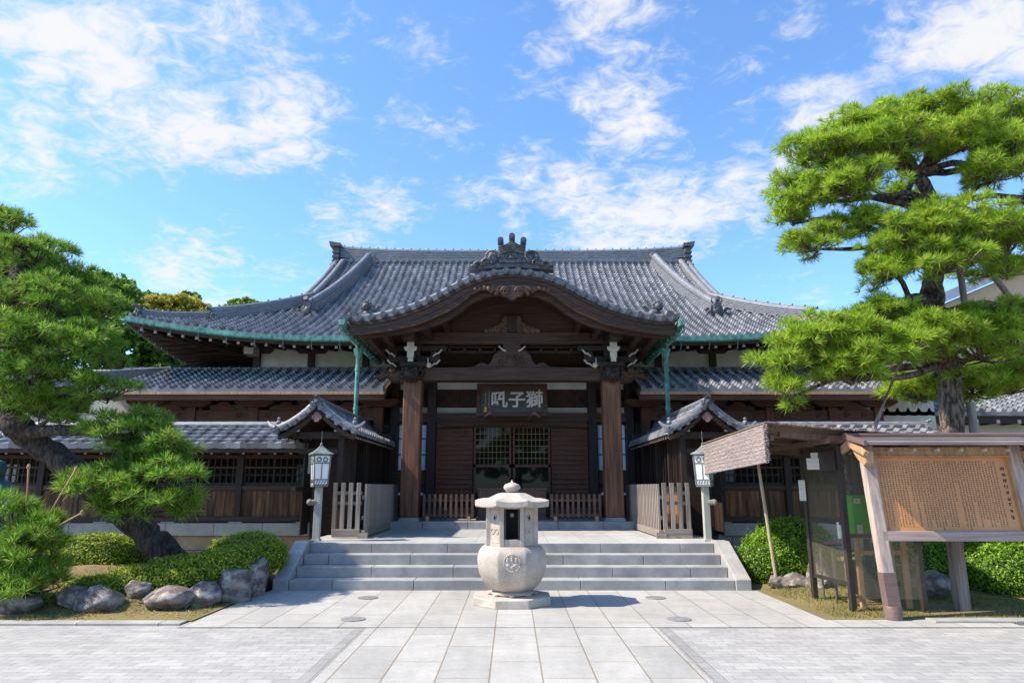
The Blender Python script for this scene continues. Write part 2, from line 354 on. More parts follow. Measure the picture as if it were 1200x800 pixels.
def np_mesh(name, v, f, m, parent=None, uv=None, smooth=None):
    """v (n,3) world, f (k,3|4) ints; uv per vertex."""
    o0 = ORG.get(parent, Vector((0,0,0))) if parent is not None else Vector((0,0,0))
    v = np.asarray(v, float)-np.array(o0); f = np.asarray(f, np.int32); k, q = f.shape
    me = bpy.data.meshes.new(name)
    me.vertices.add(len(v)); me.vertices.foreach_set('co', v.astype(np.float32).ravel())
    me.loops.add(k*q); me.loops.foreach_set('vertex_index', f.ravel())
    me.polygons.add(k); me.polygons.foreach_set('loop_start', np.arange(0,k*q,q,dtype=np.int32)); me.polygons.foreach_set('loop_total', np.full(k,q,np.int32))
    if uv is not None:
        l = me.uv_layers.new(name='uv'); l.data.foreach_set('uv', np.asarray(uv,np.float32)[f.ravel()].ravel())
    me.update(calc_edges=True); me.validate()
    return link_mesh(name, me, m, parent, smooth)

def tile_roof(name, m, parent, fn, a0, a1, slope_len, colw=.225, row=.2, A=.085, step=.055, sub=8, extra=.06):
    nc = max(1, round(abs(a1-a0)/colw)); phs = np.array([0,.035,.10,.19,.28,.345,.38,.58,.80]) if sub > 4 else np.arange(sub)/sub
    u = np.append((np.arange(nc)[:,None]+phs[None,:]).ravel(), nc); a = a0+u/nc*(a1-a0)
    ph = u % 1.0
    wave = A*np.where(ph < .38, np.sin(PI*np.clip(ph/.38,0,1))**.6, -.22*np.sin(PI*np.clip((ph-.38)/.62,0,1)))
    nr = max(1, round(slope_len/row)); bs = [0.0]; hs = [-extra]; fl = [0.0]; ws = [.15]
    for k in range(nr):
        bs += [k/nr, (k+1)/nr]; hs += [step, 0.0]; fl += [k+.05, k+.95]; ws += [1,1]
    b = np.array(bs); h = np.array(hs); w = np.array(ws)
    AA, BB = np.meshgrid(a, b); X, Y, Z = fn(AA, BB)
    Z = Z+h[:,None]+w[:,None]*wave[None,:]
    nv = len(a); v = np.stack([X,Y,Z],-1).reshape(-1,3)
    i, j = np.meshgrid(np.arange(len(b)-1), np.arange(nv-1), indexing='ij'); q = (i*nv+j).ravel()
    f = np.stack([q, q+1, q+nv+1, q+nv], 1)
    uu = np.clip(AA*0+u[None,:], 0, nc-.001); vv = np.repeat(np.array(fl)[:,None], nv, 1)
    return np_mesh(name, v, f, m, parent, np.stack([uu,vv],-1).reshape(-1,2), 35)

# stacked ridge-tile profile: courses of thin tiles under a round cap
def noshi(w, h, n=5, cap=.08):
    L = [(w*1.05,0)]
    for k in range(n):
        z0 = h*k/n; z1 = h*(k+1)/n; ww = w*(1-.25*k/n)
        L += [(ww,z0+.004),(ww,z1-.018),(ww-.022,z1-.018),(ww-.022,z1)]
    top = [(cap*math.cos(t), h+cap*.9*math.sin(t)) for t in np.linspace(0,PI,7)]
    right = L; left = [(-x,z) for x,z in reversed(L)]
    return right+top+left
def lerp(a,b,t): return a+(b-a)*t
# ================================================================= the setting
def sheet(name, x0,x1,y0,y1,z, m):
    o = MB().add([(x0,y0,z),(x1,y0,z),(x1,y1,z),(x0,y1,z)], [(0,1,2,3)]).build(name, m); return struct(o)
M['ground'] = mat('gravel_ground', (.30,.28,.24), (.22,.20,.17), .95, 8, bump=.4, speck=(50,.3))
M['pavers'] = slab_mat('grey_pavers', .21, .105, 0, (.375,.36,.34), (.30,.288,.275), (.21,.2,.185), .0036)
M['slabs'] = slab_mat('granite_slabs', 1.12, .4275, R(90), (.395,.378,.35), (.335,.322,.30), (.24,.20,.15), .008, .47, .7, offset=(.3,.18,0))
M['deck'] = slab_mat('deck_slabs', 1.4, .6, R(90), (.39,.378,.36), (.34,.333,.32), (.22,.27,.25), .006)
sheet('ground', -400,400,-400,600,-.03, 'ground')
sheet('pavement', -14,14,-9,8.05,0, 'pavers')
sheet('path', -1.576,1.576,-9,7.9,.004, 'slabs')
o = MB().add([(-3.65,7.9,.008),(5.6,7.9,.008),(5.6,8.14,.008),(4.9,8.45,.008),(4.25,8.85,.008),(3.9,9.9,.008),(3.62,10.7,.008),(-3.56,10.7,.008)], [(0,1,2,3,4,5,6,7)]).build('pavement', 'slabs'); struct(o)
mb = MB(); x = -12.0
while x < -3.8:
    mb.box(x, min(x+.9,-3.66)-.006, 8.02, 8.2, -.02, .028); x += .9
struct(mb.build('kerb', 'gran', bevel=.006))
M['border'] = slab_mat('dark_border_bricks', .21, .1, R(90), (.31,.298,.282), (.25,.24,.228), (.17,.16,.15), .005)
for s in (-1,1):
    sheet('path', *sorted((s*1.578,s*1.70)),-9,7.86,.005,'border')
mb = MB(); x = 4.75
while x < 12:
    mb.box(x, x+.894, 8.14, 8.34, -.02, .03); x += .9
struct(mb.build('kerb', 'gran', bevel=.006))

def bed(name, x0,x1,y0,y1, hf, m='soil', n=60):
    xs = np.linspace(x0,x1,n); ys = np.linspace(y0,y1,n); X,Y = np.meshgrid(xs,ys); Z = hf(X,Y)
    v = np.stack([X,Y,Z],-1).reshape(-1,3); i,j = np.meshgrid(np.arange(n-1),np.arange(n-1),indexing='ij'); q=(i*n+j).ravel()
    return struct(np_mesh(name, v, np.stack([q,q+1,q+n+1,q+n],1), m, smooth=80))
def bump2(X,Y): return .02*np.sin(3.1*X+1.3)*np.sin(2.7*Y)+.012*np.sin(9*X)*np.sin(8*Y+X)
def left_h(X,Y):
    d = np.minimum(Y-(8.75+np.clip(X+4.6,0,1.2)*1.1), (-3.72-X)*1.5)
    return .02+.36*np.clip(d/1.1,0,1)**.8-.14*np.clip((Y-11.6)/1.5,0,1)+bump2(X,Y)*np.clip(d,0,1)
bed('terrain', -14,-3.62,8.2,13.95, left_h)
def right_h(X,Y):
    d = np.minimum(Y-9.9, (X-3.9)); return .012+.25*np.clip(d/1.3,0,1)+bump2(X,Y)*np.clip(d,0,1)
bed('terrain', 3.6,14,8.34,13.95, right_h)

# ---------------------------------------------------------------- stone steps and platform
st = thing('stone_steps', 'broad flight of four grey granite steps leading up to the temple', 'steps', (0,11,0))
for k in range(4):
    mb = MB(); y0 = 10.6+k*.333; x = -3.295; i = 0; xs = [x]
    while x < 3.295:
        x += (1.25 if i else (.65,1.2,.4,1.0)[k])*random.uniform(.95,1.05); i += 1; xs.append(min(x,3.295))
    for p,q in zip(xs,xs[1:]):
        if q-p > .03: mb.box(p+.003,q-.003, y0, 11.615, .15*k, .15*(k+1)-(.0 if k<3 else .002))
    mb.build('step', 'stepm', st, bevel=.008)
for s in (-1,1):
    MB().prism([(10.58,0),(10.58,.16),(11.52,.635),(11.8,.635),(11.8,0)], 'x', s*3.30, s*3.53).build('cheek_wall', 'gran', st, bevel=.01)
pf = thing('stone_platform', 'low paved stone platform between the steps and the temple doors', 'platform', (0,13.5,0))
MB().box(-3.52,3.52,11.62,18,0,.6).build('deck', 'deck', pf, bevel=.01)
mb = MB()
for i in range(8): mb.box(-3.9+i*.98, -3.9+(i+1)*.98-.008, 15.28, 17.6, .58, .76)
mb.build('upper_kerb', 'stepm', pf, bevel=.01)

# ================================================================= the temple hall
hall = thing('temple_hall', 'large dark timber temple hall with sweeping grey tiled roofs and curved porch gable', 'temple', (0,18,.6))
EX, EY, RY = 9.85, 17.0, 24.0      # eave half width, front eave, ridge line
def mz(x, y):
    ax = np.abs(x); d = np.minimum(np.minimum(y-EY, EX-ax), 2*(RY-EY)-(y-EY)); t = np.clip(d/7.0,0,1)
    other = np.where(y-EY < EX-ax, ax-4.5, (EX-(y-EY))-4.5)
    return 5.22+4.38*(.6*t+.4*t*t)+.54*np.clip(other/5.35,0,1.05)**2*(1-t)**2
GX = 6.5
def wfront(y): return np.where(y-EY < EX-GX, EX-(y-EY), GX)
def zfront(x, y):                    # front slope carried on above the gable
    t = np.clip((y-EY)/7.0,0,1); ax = np.abs(x)
    return 5.22+4.38*(.6*t+.4*t*t)+.54*np.clip((ax-4.5)/5.35,0,1.05)**2*(1-t)**2
def ffront(a,b):
    y = EY+7.0*b; x = np.clip(a, -wfront(y), wfront(y)); return x, y, zfront(x,y)
roof = tile_roof('roof', 'tile', hall, ffront, -EX, EX, 8.3, .228)
def fback(a,b):
    y = 31-7.0*b; x = np.clip(a, -wfront(48-y), wfront(48-y)); return x, y, zfront(x,48-y)
tile_roof('rear_slope', 'tile', roof, fback, -EX, EX, 8.3, 1.2, .5, sub=4)
for s in (-1,1):
    def fside(a,b,s=s):
        d = (EX-GX+.25)*b; y = np.clip(a, EY+d, 31-d); x = s*(EX-d)
        t = d/7.0; o = np.clip((np.abs(y-24)+EX-7-4.5)/5.35,0,1.05)
        return x+0*y, y, 5.22+4.38*(.6*t+.4*t*t)+.54*o**2*(1-t)**2
    tile_roof('side_slope', 'tile', roof, fside, EY, 31, 4.0, .228)
    ys = np.linspace(20.3,27.7,15)
    MB().prism([(20.3,6.7)]+[(y, float(zfront(0.0, min(y,48-y)))-.06) for y in ys]+[(27.7,6.7)], 'x', s*5.95, s*6.2).build('gable_wall', 'wd', roof)
# ridge
mb = MB(); xs = np.linspace(-6.35,6.35,25)
mb.sweep([(x,24,9.55+.16*(abs(x)/6.35)**4) for x in xs], noshi(.20,.42,6,.09))
for x in np.arange(-6.2,6.21,.31): mb.ball((x,24,10.07+.16*(abs(x)/6.35)**4), .035, 6, 4)
mb.build('ridge', 'ridge', roof, 35)
mb = MB()
for x in np.arange(-6.1,6.11,.228): mb.disc((x,23.74,9.56), .075, 'y', .06, 10)
mb.box(-6.3,6.3,23.78,24.2,9.42,9.64); mb.build('ridge_tile_ends', 'ridge', roof, 35)

def oni(mb, pos, yaw, s=1.0):        # demon-tile plate with side scrolls and a horned top, facing -y before yaw
    m = Matrix.Rotation(yaw,3,'Z'); p0 = Vector(pos); t = MB()
    poly = [(-.30,0),(-.33,.14),(-.25,.22),(-.22,.40),(-.15,.52),(0,.57),(.15,.52),(.22,.40),(.25,.22),(.33,.14),(.30,0)]
    t.prism(poly,'y',-.06,.10)
    t.ball((0,-.07,.25),.15,10,6,(1,.6,1.1)); t.ball((-.1,-.10,.36),.05,6,5); t.ball((.1,-.10,.36),.05,6,5)
    for q in (-1,1):
        t.disc((q*.30,-.03,.12),.10,'y',.16,12); t.disc((q*.36,-.02,.30),.06,'y',.12,10)
        t.tube([(q*.12,-.02,.50),(q*.2,-.06,.62),(q*.19,-.12,.74)],[.04,.03,.012],6)
    t.tube([(0,.2,.56),(0,-.05,.60),(0,-.26,.68)],[.075,.075,.085],10)
    mb.add([p0+m@(Vector(v)*s) for v in t.v], t.f)
def plate_end(mb, x, s):             # tall ridge-end tower seen at each end of the main ridge
    mb.box(x-.10,x+.10,23.68,24.32,9.05,10.05)
    for k in range(5): mb.box(x-.13,x+.13,23.63,24.37,9.15+k*.17,9.22+k*.17)
    mb.box(x-.16,x+.22*1,23.6,24.4,10.08,10.2) if s>0 else mb.box(x-.22,x+.16,23.6,24.4,10.08,10.2)
    mb.prism([(x-s*.12,10.2),(x+s*.24,10.27),(x+s*.27,10.22),(x+s*.17,10.1),(x-s*.12,10.08)],'y',23.62,24.38)
    for q in (-1,1): mb.disc((x+s*.02,24+q*.42,9.25),.16,'x',.22,12)
for s in (-1,1):
    mb = MB(); plate_end(mb, s*6.42, s); mb.build('ridge_end_tile', 'orna', roof, 35, )
    # descending ridge, its verge twin, and the hip ridge
    P = []
    for t in np.linspace(0,1,14):
        y = lerp(23.75,19.55,t); x = s*lerp(5.15,6.0,t); P.append((x,y,float(zfront(x,y))+.02))
    mb = MB().sweep(P, noshi(.15,.36,5,.10))
    for i in range(0,42):
        t = i/41; y = lerp(23.7,19.6,t); x = s*lerp(5.15,6.0,t); z = float(zfront(x,y))+.44
        mb.tube([(x-.13,y,z-.06),(x-.08,y,z+.01),(x,y,z+.045),(x+.08,y,z+.01),(x+.13,y,z-.06)],.03,6)
    mb.build('descending_ridge', 'ridge', roof, 35)
    mb = MB(); oni(mb,(s*6.02,19.48,float(zfront(6.0,19.5))-.04),s*.12,.80); mb.build('ridge_ornament','orna',roof,35)
    P = [(s*lerp(6.15,6.42,t), y, float(zfront(6.3,y))+.0) for t,y in zip(np.linspace(0,1,14), np.linspace(23.8,20.35,14))]
    mb = MB().sweep(P, noshi(.10,.14,2,.10)); P2 = [(x+s*.26,y,z+.02) for x,y,z in P]; mb.sweep(P2, noshi(.09,.08,2,.09)); mb.build('verge_ridge','ridge',roof,35)
    H = [(s*(EX-d), EY+d) for d in np.linspace(3.75,1.5,8)]
    mb = MB().sweep([(x,y,float(mz(x,y))+.02) for x,y in H], noshi(.14,.28,5,.09))
    for x,y in [(s*(EX-d),EY+d) for d in np.linspace(3.6,1.6,9)]: mb.ball((x,y,float(mz(x,y))+.42),.035,6,4)
    H2 = [(s*(EX-d), EY+d) for d in np.linspace(1.55,.2,8)]
    mb.sweep([(x,y,float(mz(x,y))+.02) for x,y in H2], noshi(.12,.16,3,.08))
    for x,y in [(s*(EX-d),EY+d) for d in np.linspace(1.3,.25,6)]: mb.ball((x,y,float(mz(x,y))+.28),.03,6,4)
    mb.build('hip_ridge','ridge',roof,35)
    for d,k in ((1.45,.52),(.14,.5)):
        mb = MB(); x,y = s*(EX-d),EY+d; oni(mb,(x,y,float(mz(x,y))),s*R(45),k); mb.build('hip_ornament','orna',roof,35)
# eave: fascia, gutter, rafters, soffit
def ez(x): return 5.22+.54*float(np.clip((abs(x)-4.5)/5.35,0,1.05))**2
xs = np.linspace(-EX,EX,61)
mb = MB().sweep([(x,EY+.06,ez(x)-.10) for x in xs], [(-.05,-.10),(.05,-.10),(.05,.02),(-.05,.02)])
for s in (-1,1):
    mb.sweep([(s*(EX-.06),y,ez(EX-(y-EY) if y<24 else EX-(31-y))-.10) for y in np.linspace(EY,31,31)], [(-.05,-.10),(.05,-.10),(.05,.02),(-.05,.02)])
mb.build('fascia','wdh',hall)
gp = [(-.075,-.055),(-.05,-.085),(.05,-.085),(.075,-.055),(.075,.05),(.05,.05),(.05,-.04),(-.05,-.04),(-.05,.05),(-.075,.05)]
mb = MB().sweep([(x,EY-.07,ez(x)-.05) for x in xs], gp)
for s in (-1,1):
    mb.sweep([(s*(EX+.07),y,ez(EX-(y-EY) if y<24 else EX-(31-y))-.05) for y in np.linspace(EY-.1,31,31)], gp)
gut = mb.build('gutter','cop',hall,35)
mb = MB()
for x in np.arange(-9.4,9.5,.72):
    z = ez(x)-.05; mb.cut().tube([(x,EY+.1,z-.22),(x,EY-.02,z-.27),(x,EY-.09,z-.17),(x,EY-.09,z-.08)],.013,5)
mb.build_each('gutter_hook','lampm',gut)
def soff(x,y):
    d = np.minimum(y-EY, EX-np.abs(x)); return d
WX = 7.1
X,Y = np.meshgrid(np.linspace(-EX+.08,EX-.08,80), np.linspace(EY+.1,EY+2.75,14))
def sofz(x,y):
    d = np.minimum(y-EY, EX-np.abs(x)); other = np.where(y-EY<EX-np.abs(x), np.abs(x), EX-(y-EY))
    return 5.05+.54*np.clip((other-4.5)/5.35,0,1.05)**2*np.clip(1-d/3.5,0,1)+.13*d
def grid_mesh(name, X,Y,Z, m, parent, smooth=60):
    r,c = X.shape; i,j = np.meshgrid(np.arange(r-1),np.arange(c-1),indexing='ij'); q=(i*c+j).ravel()
    return np_mesh(name, np.stack([X,Y,Z],-1).reshape(-1,3), np.stack([q,q+1,q+c+1,q+c],1), m, parent, None, smooth)
sof = grid_mesh('soffit', X,Y,sofz(X,Y),'wdd',hall)
for s in (-1,1):
    X,Y = np.meshgrid(np.linspace(s*(WX-.1),s*(EX-.08),14), np.linspace(EY+2.7,30.9,40)); grid_mesh('side_soffit',X,Y,sofz(X,np.minimum(Y,48-Y)),'wdd',sof)
def raf(mb, a, b, w=.075, h=.09):
    mb.beam(a,b,w,h)
mb = MB(); tips = MB()
for x in np.arange(-9.54,9.6,.36):
    y1 = 18.6 if abs(x)<WX else EY+max(.5,EX-abs(x)); d = y1-EY
    raf(mb,(x,EY+.14,sofz(x,EY+.14)-.07),(x,y1,sofz(x,y1)-.05)); tips.cut().cbox((x,EY+.132,sofz(x,EY+.14)-.068),(.07,.012,.08))
for s in (-1,1):
    for y in np.arange(EY+.5,24,.36):
        x1 = WX if y>18.5+.6 else EX-max(.5,(y-EY)); a = s*(EX-.14); b = s*x1
        mb.beam((a,y,sofz(a,y)-.07),(b,y,sofz(b,y)-.05),.075,.09); tips.cut().cbox((a+s*.008,y,sofz(a,y)-.068),(.012,.07,.08))
    mb.beam((s*(EX-.2),EY+.2,ez(EX)-.27),(s*WX,19.75,5.2),.14,.2)
rf = mb.build('eave_rafters','wdd',hall); tips.build_each('rafter_end_cap','white',rf)
# upper wall with plaster panels
MB().box(-WX,WX,18.62,29.4,4.2,5.75).build('upper_wall','wd',hall)
for s in (-1,1):
    for k in range(4):
        xp = s*(WX-.06-1.5*k)
        MB().box(xp-.09,xp+.09,18.5,18.66,4.3,5.45).build('upper_post','wd',hall)
        if k<3:
            c = xp-s*.75; h=.66
            MB().box(c-h,c+h,18.6,18.63,4.72,5.25).build('plaster_panel','plas',hall)
        mb = MB().prism([(xp-.42,5.26),(xp-.42,5.17),(xp-.34,5.1),(xp+.34,5.1),(xp+.42,5.17),(xp+.42,5.26)],'y',18.47,18.62); mb.build('bracket_arm','wdh',hall)
MB().box(-WX-.1,WX+.1,18.44,18.6,5.26,5.42).box(-WX,WX,18.53,18.615,4.58,4.72).build('upper_beam','wdh',hall)
for s in (-1,1):
    MB().box(s*WX-.13,s*WX+.13,18.05,18.5,5.0,5.22).build('corner_bracket','white',hall)

# lower pent roof on both sides
for s in (-1,1):
    def flow(a,b,s=s):
        y = 16.2+2.3*b; return s*a+0*b, y, 3.75+.88*(.85*b+.15*b*b)
    lr = tile_roof('lower_roof','tile',hall,flow,3.08,10.6,2.45,.27)
    MB().box(*sorted((s*3.05,s*10.6)),16.26,16.34,3.53,3.68).build('eave_board','wrh',lr)
    MB().box(*sorted((s*3.05,s*10.6)),16.18,16.27,3.655,3.72).build('eave_strip','tan',lr)
    mb = MB()
    for x in np.arange(3.2,10.5,.3): mb.beam((s*x,16.34,3.56),(s*x,17.3,3.86),.07,.09)
    mb.build('pent_rafters','wr',lr)
    MB().prism([(16.2,3.62),(16.2,3.8),(18.5,4.72),(18.5,4.5)],'x',s*3.0,s*3.07).build('verge_board','wdd',lr)
    MB().add([(s*3.06,16.36,3.69),(s*10.6,16.36,3.69),(s*10.6,18.5,4.5),(s*3.06,18.5,4.5)],[(0,1,2,3)]).build('pent_soffit','wdd',lr)
    MB().sweep([(s*3.0,18.46,4.62),(s*10.6,18.46,4.62)],[(-.08,-.05),(.08,-.05),(.08,.06),(-.08,.06)]).build('flashing','ridge',lr)
    # carved bay wall under it
    MB().box(*sorted((s*3.0,s*9.3)),18.0,18.6,.5,4.5).build('lower_wall','wd',hall)
    for k,x in enumerate((3.35,4.92,6.48,8.05,9.2)):
        MB().box(s*x-.11,s*x+.11,17.1,17.32,.5,3.45).build('wall_post','wr',hall,bevel=.008)
        MB().prism([(s*x-.5,3.66),(s*x-.48,3.56),(s*x-.3,3.46),(s*x+.3,3.46),(s*x+.48,3.56),(s*x+.5,3.66)],'y',17.06,17.34).build('boat_bracket','wrh',hall,bevel=.008)
    for x0,x1 in ((3.46,4.81),(5.03,6.37),(6.59,7.94),(8.16,9.09)):
        mb = MB().box(*sorted((s*x0,s*x1)),17.14,17.28,3.12,3.38)
        for q in (x0+.25,x1-.25):
            c=(s*q,17.13,3.25); sp=[(c[0]+.09*(1-i/18)*math.cos(i*.7),17.13,c[2]+.09*(1-i/18)*math.sin(i*.7)) for i in range(16)]; mb.tube(sp,.012,5)
        mb.build('tie_beam','wrh',hall,bevel=.01)
        MB().prism([(s*(x0+x1)/2-.36,3.385),(s*(x0+x1)/2-.2,3.5),(s*(x0+x1)/2-.1,3.6),(s*(x0+x1)/2+.1,3.6),(s*(x0+x1)/2+.2,3.5),(s*(x0+x1)/2+.36,3.385)],'y',17.15,17.27).build('frog_leg_strut','wrh',hall,bevel=.01)
        MB().box(*sorted((s*x0,s*x1)),17.9,17.99,2.9,3.06).build('white_band','plas',hall)
        MB().box(*sorted((s*x0,s*x1)),17.9,17.985,3.4,3.6).build('white_band','plas',hall)
    MB().box(*sorted((s*8.9,s*10.9)),17.6,18.0,1.2,3.9).build('end_wall','plas',hall)
    MB().box(*sorted((s*3.0,s*9.3)),17.12,17.3,2.6,2.78).build('sill_beam','wdh',hall)
MB().box(-9,9,18.7,29.3,.4,4.25).build('core_wall','wd',hall)

# ---------------------------------------------------------------- porch
def smooth_curve(px, pz):
    q = np.linspace(0, px[-1], 400); z = np.interp(q, px, pz)
    k = np.hanning(61); k /= k.sum(); zz = np.convolve(np.concatenate([z[1:31][::-1], z, z[-1]+(z[-1]-z[-31:-1][::-1])]), k, 'valid')
    return lambda x: np.interp(np.abs(x), q, zz[:400])
ktop = smooth_curve([0,.37,.74,1.05,1.5,2.0,2.43,2.9,3.25,3.5],[6.0,5.96,5.87,5.74,5.47,5.22,5.07,4.96,4.92,4.97])
kbot = smooth_curve([0,.45,.8,.93,1.28,2.0,2.7,3.3,3.5],[5.76,5.72,5.62,5.5,5.22,4.89,4.74,4.66,4.68])
kin  = smooth_curve([0,.5,.9,1.2,1.6,2.2,2.9,3.4],[5.62,5.58,5.4,5.14,4.92,4.76,4.66,4.62])
xs = np.linspace(-3.48,3.48,120)
porch = MB().strip(xs, ktop(xs)+.02, ktop(xs)-.09, 14.30, 18.4).build('porch_roof','wdd',hall,60)
for s in (-1,1):
    def fk(a,b,s=s):
        x = 3.56*(1-b); y = np.minimum(a, np.where(x>1.9,18.4,20.2)); return s*x+0*y, y, ktop(x)+.045+0*y
    tile_roof('porch_tiles','tile',porch,fk,14.52,20.2,4.1,.225)
MB().strip(xs, ktop(xs)+.0, kbot(xs), 14.22, 14.34).build('bargeboard','wdh',porch,50)
x2 = np.linspace(-3.3,3.3,100)
MB().strip(x2, kbot(x2)+.05, np.minimum(kin(x2),kbot(x2)-.02), 14.38, 14.5).build('inner_bargeboard','wdh',porch,50)
MB().strip(xs, kbot(xs)+.035, kbot(xs)-.012, 14.195, 14.22).strip(xs, ktop(xs)+.012, ktop(xs)-.05, 14.18, 14.22).strip(xs, .45*ktop(xs)+.55*kbot(xs)+.012,.45*ktop(xs)+.55*kbot(xs)-.012,14.2,14.22).build('board_moulding','wdh',porch,50)
# front verge: rolled strip, flat tiles and a row of round end tiles
mb = MB().strip(xs*1.02, ktop(xs)+.135, ktop(xs)+.015, 14.19, 14.56); mb.build('verge_tiles','ridge',porch,50)
s_ = np.concatenate([[0],np.cumsum(np.hypot(np.diff(xs),np.diff(ktop(xs))))])
mb = MB()
mb.tube([(x*1.02,14.3,float(ktop(x))+.15) for x in xs],.055,8)
mb.build('verge_roll','ridge',porch,50)
cap = None
for d in np.linspace(.05, s_[-1]-.05, 30):
    x = float(np.interp(d,s_,xs)); z = float(ktop(x))+.075
    if cap is None:
        c = MB().disc((0,0,0),.074,'y',.12,16).disc((0,-.055,0),.05,'y',.03,12); cap = c.build('end_tile','orna',None,35); capme = cap.data; C.objects.unlink(cap); bpy.data.objects.remove(cap)
    o = bpy.data.objects.new('end_tile', capme); C.objects.link(o); o.parent = porch; o.location = Vector((x*1.02,14.16,z))-ORG[porch]
# crown ornament at the top of the curved gable
mb = MB()
y0 = 14.22
mb.prism([(-1.05,6.13),(-1.0,6.22),(-.6,6.27),(0,6.29),(.6,6.27),(1.0,6.22),(1.05,6.13),(0,6.2)],'y',y0-.04,y0+.25)
mb.prism([(-.36,6.28),(-.36,6.36),(-.30,6.62),(0,6.72),(.30,6.62),(.36,6.36),(.36,6.28)],'y',y0-.02,y0+.22)
mb.box(-.34,.34,y0-.06,y0,6.31,6.40)
for k in range(4):
    w=.30+.015*k; z=6.56+.055*k
    mb.tube([(-w,y0-.06,z),(-w*.5,y0-.06,z+.05),(0,y0-.06,z+.085),(w*.5,y0-.06,z+.05),(w,y0-.06,z)],.028,6)
mb.prism([(-.31,6.74),(-.31,6.86),(-.2,6.8),(0,6.93),(.2,6.8),(.31,6.86),(.31,6.74)],'y',y0-.03,y0+.22)
for q,z in ((-.29,6.86),(0,6.97),(.29,6.86)):
    mb.disc((q,y0-.02,z+.03),.078,'y',.3,16); mb.disc((q,y0-.18,z+.03),.05,'y',.03,12); mb.box(q-.06,q+.06,y0-.05,y0+.2,z-.12,z+.03)
for s in (-1,1):
    for (a,b,r) in ((.48,6.42,.15),(.62,6.36,.10),(.50,6.55,.10),(.40,6.52,.08),(.72,6.30,.09),(.82,6.27,.08),(.92,6.24,.07),(.66,6.46,.06),(1.0,6.24,.06),(.87,6.33,.05)):
        mb.ball((s*a,y0-.02+.04*math.sin(a*40),b),r,9,6,(1,.7,1))
    for (a,b,r) in ((.64,6.27,.13),(.5,6.44,.17),(.86,6.22,.10)):
        mb.tube([(s*a+r*math.cos(t),y0-.1,b+r*math.sin(t)) for t in np.linspace(0,PI,9)],.025,6)
    mb.tube([(s*.14*math.cos(t),y0-.05,6.5-.09*math.sin(t)) for t in np.linspace(0,PI/2*1.2,7)],.018,5)
mb.ball((0,y0-.05,6.46),.07,10,6,(1.3,.5,.8))
mb.v=[(x*.86,y,6.11+(z-6.13)*.84) for x,y,z in mb.v]; mb.build('crown_ornament','orna',porch,40)
for s in (-1,1):                     # guardian beast tiles and a long tile near the eave ends
    mb = MB(); x=s*3.12; zb=float(ktop(3.1))+.16
    mb.ball((x,14.5,zb+.10),.13,10,7,(1.2,.9,.9)); mb.ball((x+s*.07,14.42,zb+.25),.085,9,6); mb.tube([(x-s*.08,14.5,zb+.12),(x-s*.2,14.5,zb+.28),(x-s*.27,14.5,zb+.25)],[.05,.04,.02],6)
    for a in range(9): mb.ball((x+s*.07+.09*math.cos(a*.7),14.47,zb+.27+.09*math.sin(a*.7)),.045,6,5)
    mb.tube([(x-.08,14.45,zb+.05),(x-.1,14.4,zb-.06)],.035,6); mb.tube([(x+.1,14.45,zb+.05),(x+.12,14.4,zb-.06)],.035,6)
    mb.disc((x+s*.28,14.3,zb+.02),.085,'y',.2,12)
    mb.build('beast_tile','orna',porch,50)
    xl=s*2.5; zl=float(ktop(2.5))+.24
    MB().tube([(xl-s*.28,14.42,zl),(xl,14.42,zl-.035),(xl+s*.2,14.42,zl-.05)],[.06,.055,.05],8).box(xl-.06,xl+.06,14.36,14.48,zl-.14,zl-.03).build('perch_tile','orna',porch,50)
    # upturned copper gutter along the porch side and its pipe
    g = MB().sweep([(s*3.6,y,4.86-.04*min(1,(y-14.1)/1.0)+.10*max(0,(14.5-y))) for y in np.linspace(14.02,18.3,16)], [(-.07,-.01),(-.05,-.07),(.05,-.07),(.07,-.01),(.07,.05),(-.07,.05)])
    g.build('porch_gutter','cop',porch,40)
    mb = MB()
    for y in np.arange(14.35,18.2,.34): mb.cut().tube([(s*3.5,y,4.74),(s*3.62,y,4.70),(s*3.72,y,4.78),(s*3.70,y,4.87)],.018,5)
    mb.build_each('gutter_bracket','cop',porch)
    dp = MB().tube([(s*3.55,15.5,4.42),(s*3.55,15.5,.6)],.052,10).tube([(s*3.59,15.5,4.8),(s*3.56,15.5,4.6)],.05,8)
    for z in (1.2,2.2,3.2,4.1): dp.tube([(s*3.55,15.5,z),(s*3.55,15.5,z+.06)],.064,10)
    dp = dp.build('downspout','cop',hall,40)
    MB().lathe([(.055,0),(.08,.06),(.11,.16),(.115,.22),(.09,.22)],8,(s*3.55,15.5,4.40)).build('rain_head','cop',dp,40)
# soffit of the porch roof: running boards and rafters following the curve
mb = MB()
for y in np.arange(14.7,18.0,.33):
    pts = [(x,y,float(ktop(x))-.16) for x in np.linspace(-3.4,3.4,41)]; mb.cut().sweep(pts,[(-.04,-.06),(.04,-.06),(.04,.06),(-.04,.06)])
mb.build_each('curved_rafter','wdd',porch)
mb = MB()
for x in (-3.1,-2.75,-1.9,-1.5,1.5,1.9,2.75,3.1): mb.cut().box(x-.06,x+.06,14.5,18.3,float(kbot(x))-.1,float(kbot(x))+.04)
mb.build_each('purlin','wdd',porch)

